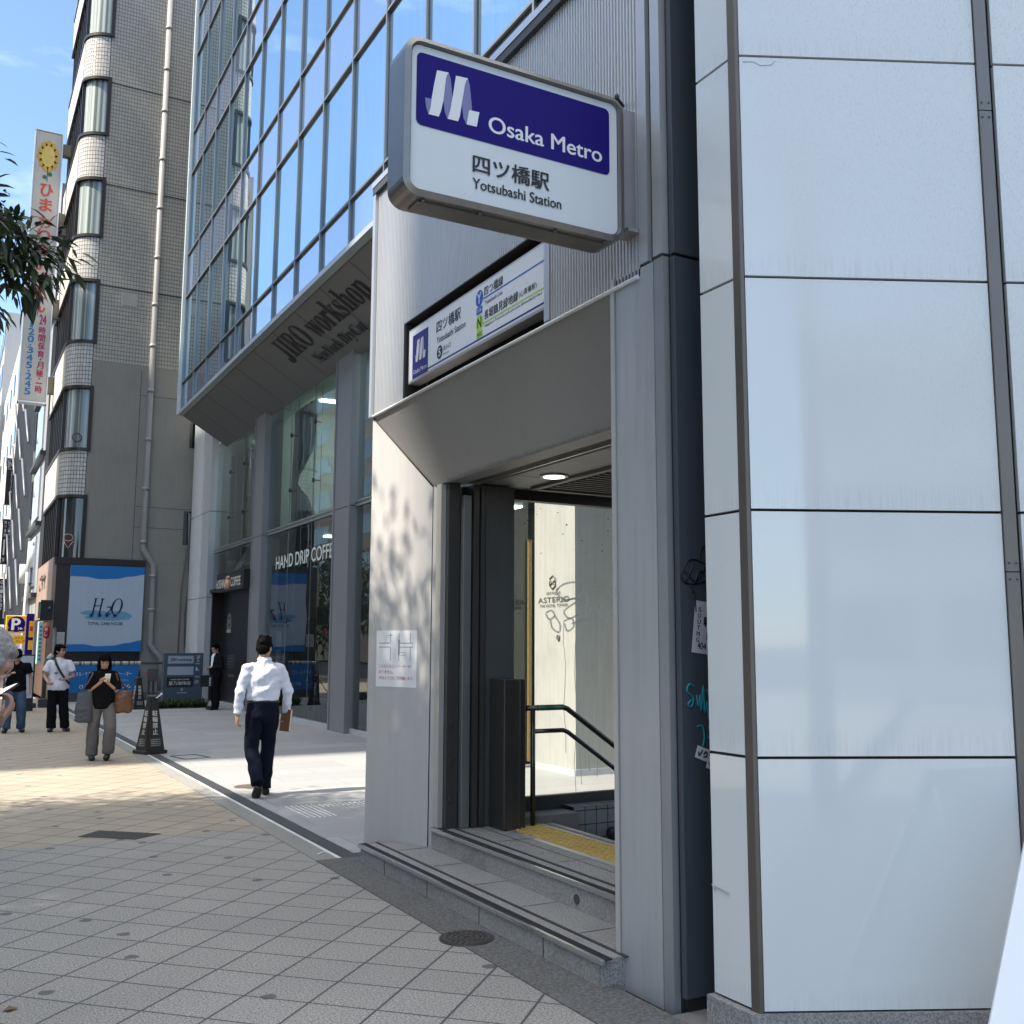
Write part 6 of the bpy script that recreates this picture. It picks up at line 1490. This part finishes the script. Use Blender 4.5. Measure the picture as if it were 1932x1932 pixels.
# --- man in the dark suit by the shop door
SUIT = M("black_suit", (.008, .008, .010), .9, Specular_IOR_Level=.15)
J = dict(pelvis=V(0, 0, .95), chest=V(0, .0, 1.23), neck=V(0, .02, 1.45),
    L=side((-.175, 0, 1.385), (-.235, -.01, 1.11), (-.06, .20, 1.10), (.5, .7, .2), (.3, .2, -1), (0, .4, 1), leg((-.08, 0, .91), (-.085, .02, .50), (-.085, .02, .085), (-.03, .20, -.05))),
    R=side((.175, 0, 1.385), (.235, -.01, 1.11), (.07, .21, 1.08), (-.4, .8, .1), (-.3, .2, -1), (0, .4, 1), leg((.08, 0, .91), (.085, .0, .50), (.09, -.05, .085), (.03, .20, -.05))))
sm_ = make_person("man in a black suit and white shirt standing beside the cafe door looking down", (5.97, 25.9, 0), rad(112), 1.60, J, (SUIT, BLKP, BLKSHOE), (V(0, .05, 1.585), Rx(rad(-22))), short_hair, 'long', 1.1, .014, (.006, 7, 4, 19), 1.05, tuck=False)
m = MB(); m.face([V(-.060, .128, 1.40), V(.060, .128, 1.40), V(.035, .158, 1.10), V(-.035, .158, 1.10)]); m.face([V(-.06, .07, 1.49), V(.06, .07, 1.49), V(.055, .122, 1.4), V(-.055, .122, 1.4)]); wear(m, "shirt_front", SHIRT, sm_)
sbg = thing("briefcase", "black bag with white vertical lettering hanging from the suited man's hands", "bag", (5.73, 25.92, .80))
m = MB(); m.box(5.57, 5.89, 25.80, 25.88, .56, .84, bev=.01); m.build("case", BLACK, sbg)
m = MB(); m.tube([(5.67, 25.84, .84), (5.70, 25.84, 1.0), (5.76, 25.84, 1.0), (5.79, 25.84, .84)], .012, 6); m.build("handle", M("handle_pale", (.45, .45, .45), .5), sbg)
m = MB(); text(m, "PORTER", (5.825, 25.795, .59), Z_, -X_, .20, .04, .03); m.build("lettering", WHITE, sbg)

# --- grey haired man with a phone at the left edge
HAIRG = M("hair_grey", (.30, .285, .275), .6, var=.45, vs=70, bump=1.0, bs=220)
p52 = rad(-50); hR = Rx(p52)
J = dict(pelvis=V(0, -.55, .95), chest=V(0, -.34, 1.24), neck=V(0, -.13, 1.44),
    L=side((-.19, -.24, 1.39), (-.24, -.24, 1.12), (-.22, -.16, .88), (0, .1, -1), (1, 0, 0), (0, 1, 0), leg((-.09, -.55, .91), (-.10, -.50, .50), (-.10, -.56, .085), (0, .19, -.05))),
    R=side((.19, -.24, 1.39), (.16, -.17, 1.16), (.03, .060, 1.325), (.10, .55, .75), (-.1, -.58, .80), (1, .1, .3), leg((.09, -.55, .91), (.10, -.48, .50), (.09, -.45, .085), (0, .19, -.05))))
HC = V(0, 0, 1.562)
old = make_person("grey haired man bent over a phone, his head and hand at the left edge", (.137, 4.36, 0), rad(-86), 1.665, J, (M("dark_jacket", (.03, .03, .035), .9), BLKP, BLKSHOE), (HC, hR), None, 'long', 1.1, .012, (.008, 8, 5, 23), 1.05, SKIN2, tuck=False, hand_curl=(.55, .62))
m = MB(); e = lambda p, r: m.ell(HC+hR @ Vector(p), r, hR, 24)
e((0, -.032, .052), (.084, .096, .086)); e((0, -.06, -.01), (.080, .066, .075)); e((0, .012, .100), (.066, .050, .028)); e((0, -.075, -.05), (.062, .045, .045))
for s in (-1, 1): e((.066*s, .012, .022), (.020, .042, .050))
hr_ = remesh(m, "hair", [HAIRG], old, .006, 1, (.0045, 60, 30, 3)); 
op_ = thing("phone", "dark phone with a bright screen held by the grey haired man", "phone", (.2, 4.36, 1.39))
ud = Vector((.075, .07, .048)).normalized(); vd = Vector((-.35, .93, -.15)); vd = (vd-ud*vd.dot(ud)).normalized(); nd = ud.cross(vd); nd = nd if nd.z > 0 else -nd
oo = Vector((.150, 4.325, 1.362))
m = MB(); m.obox(oo, ud, vd, nd, 0, .145, -.035, .035, -.009, 0); m.build("case", M("phone_case_red", (.05, .008, .010), .4), op_)
m = MB(); m.obox(oo, ud, vd, nd, .004, .141, -.032, .032, .0003, .0012); m.build("screen", emis("phone_screen", (.75, .9, 1), .9), op_)
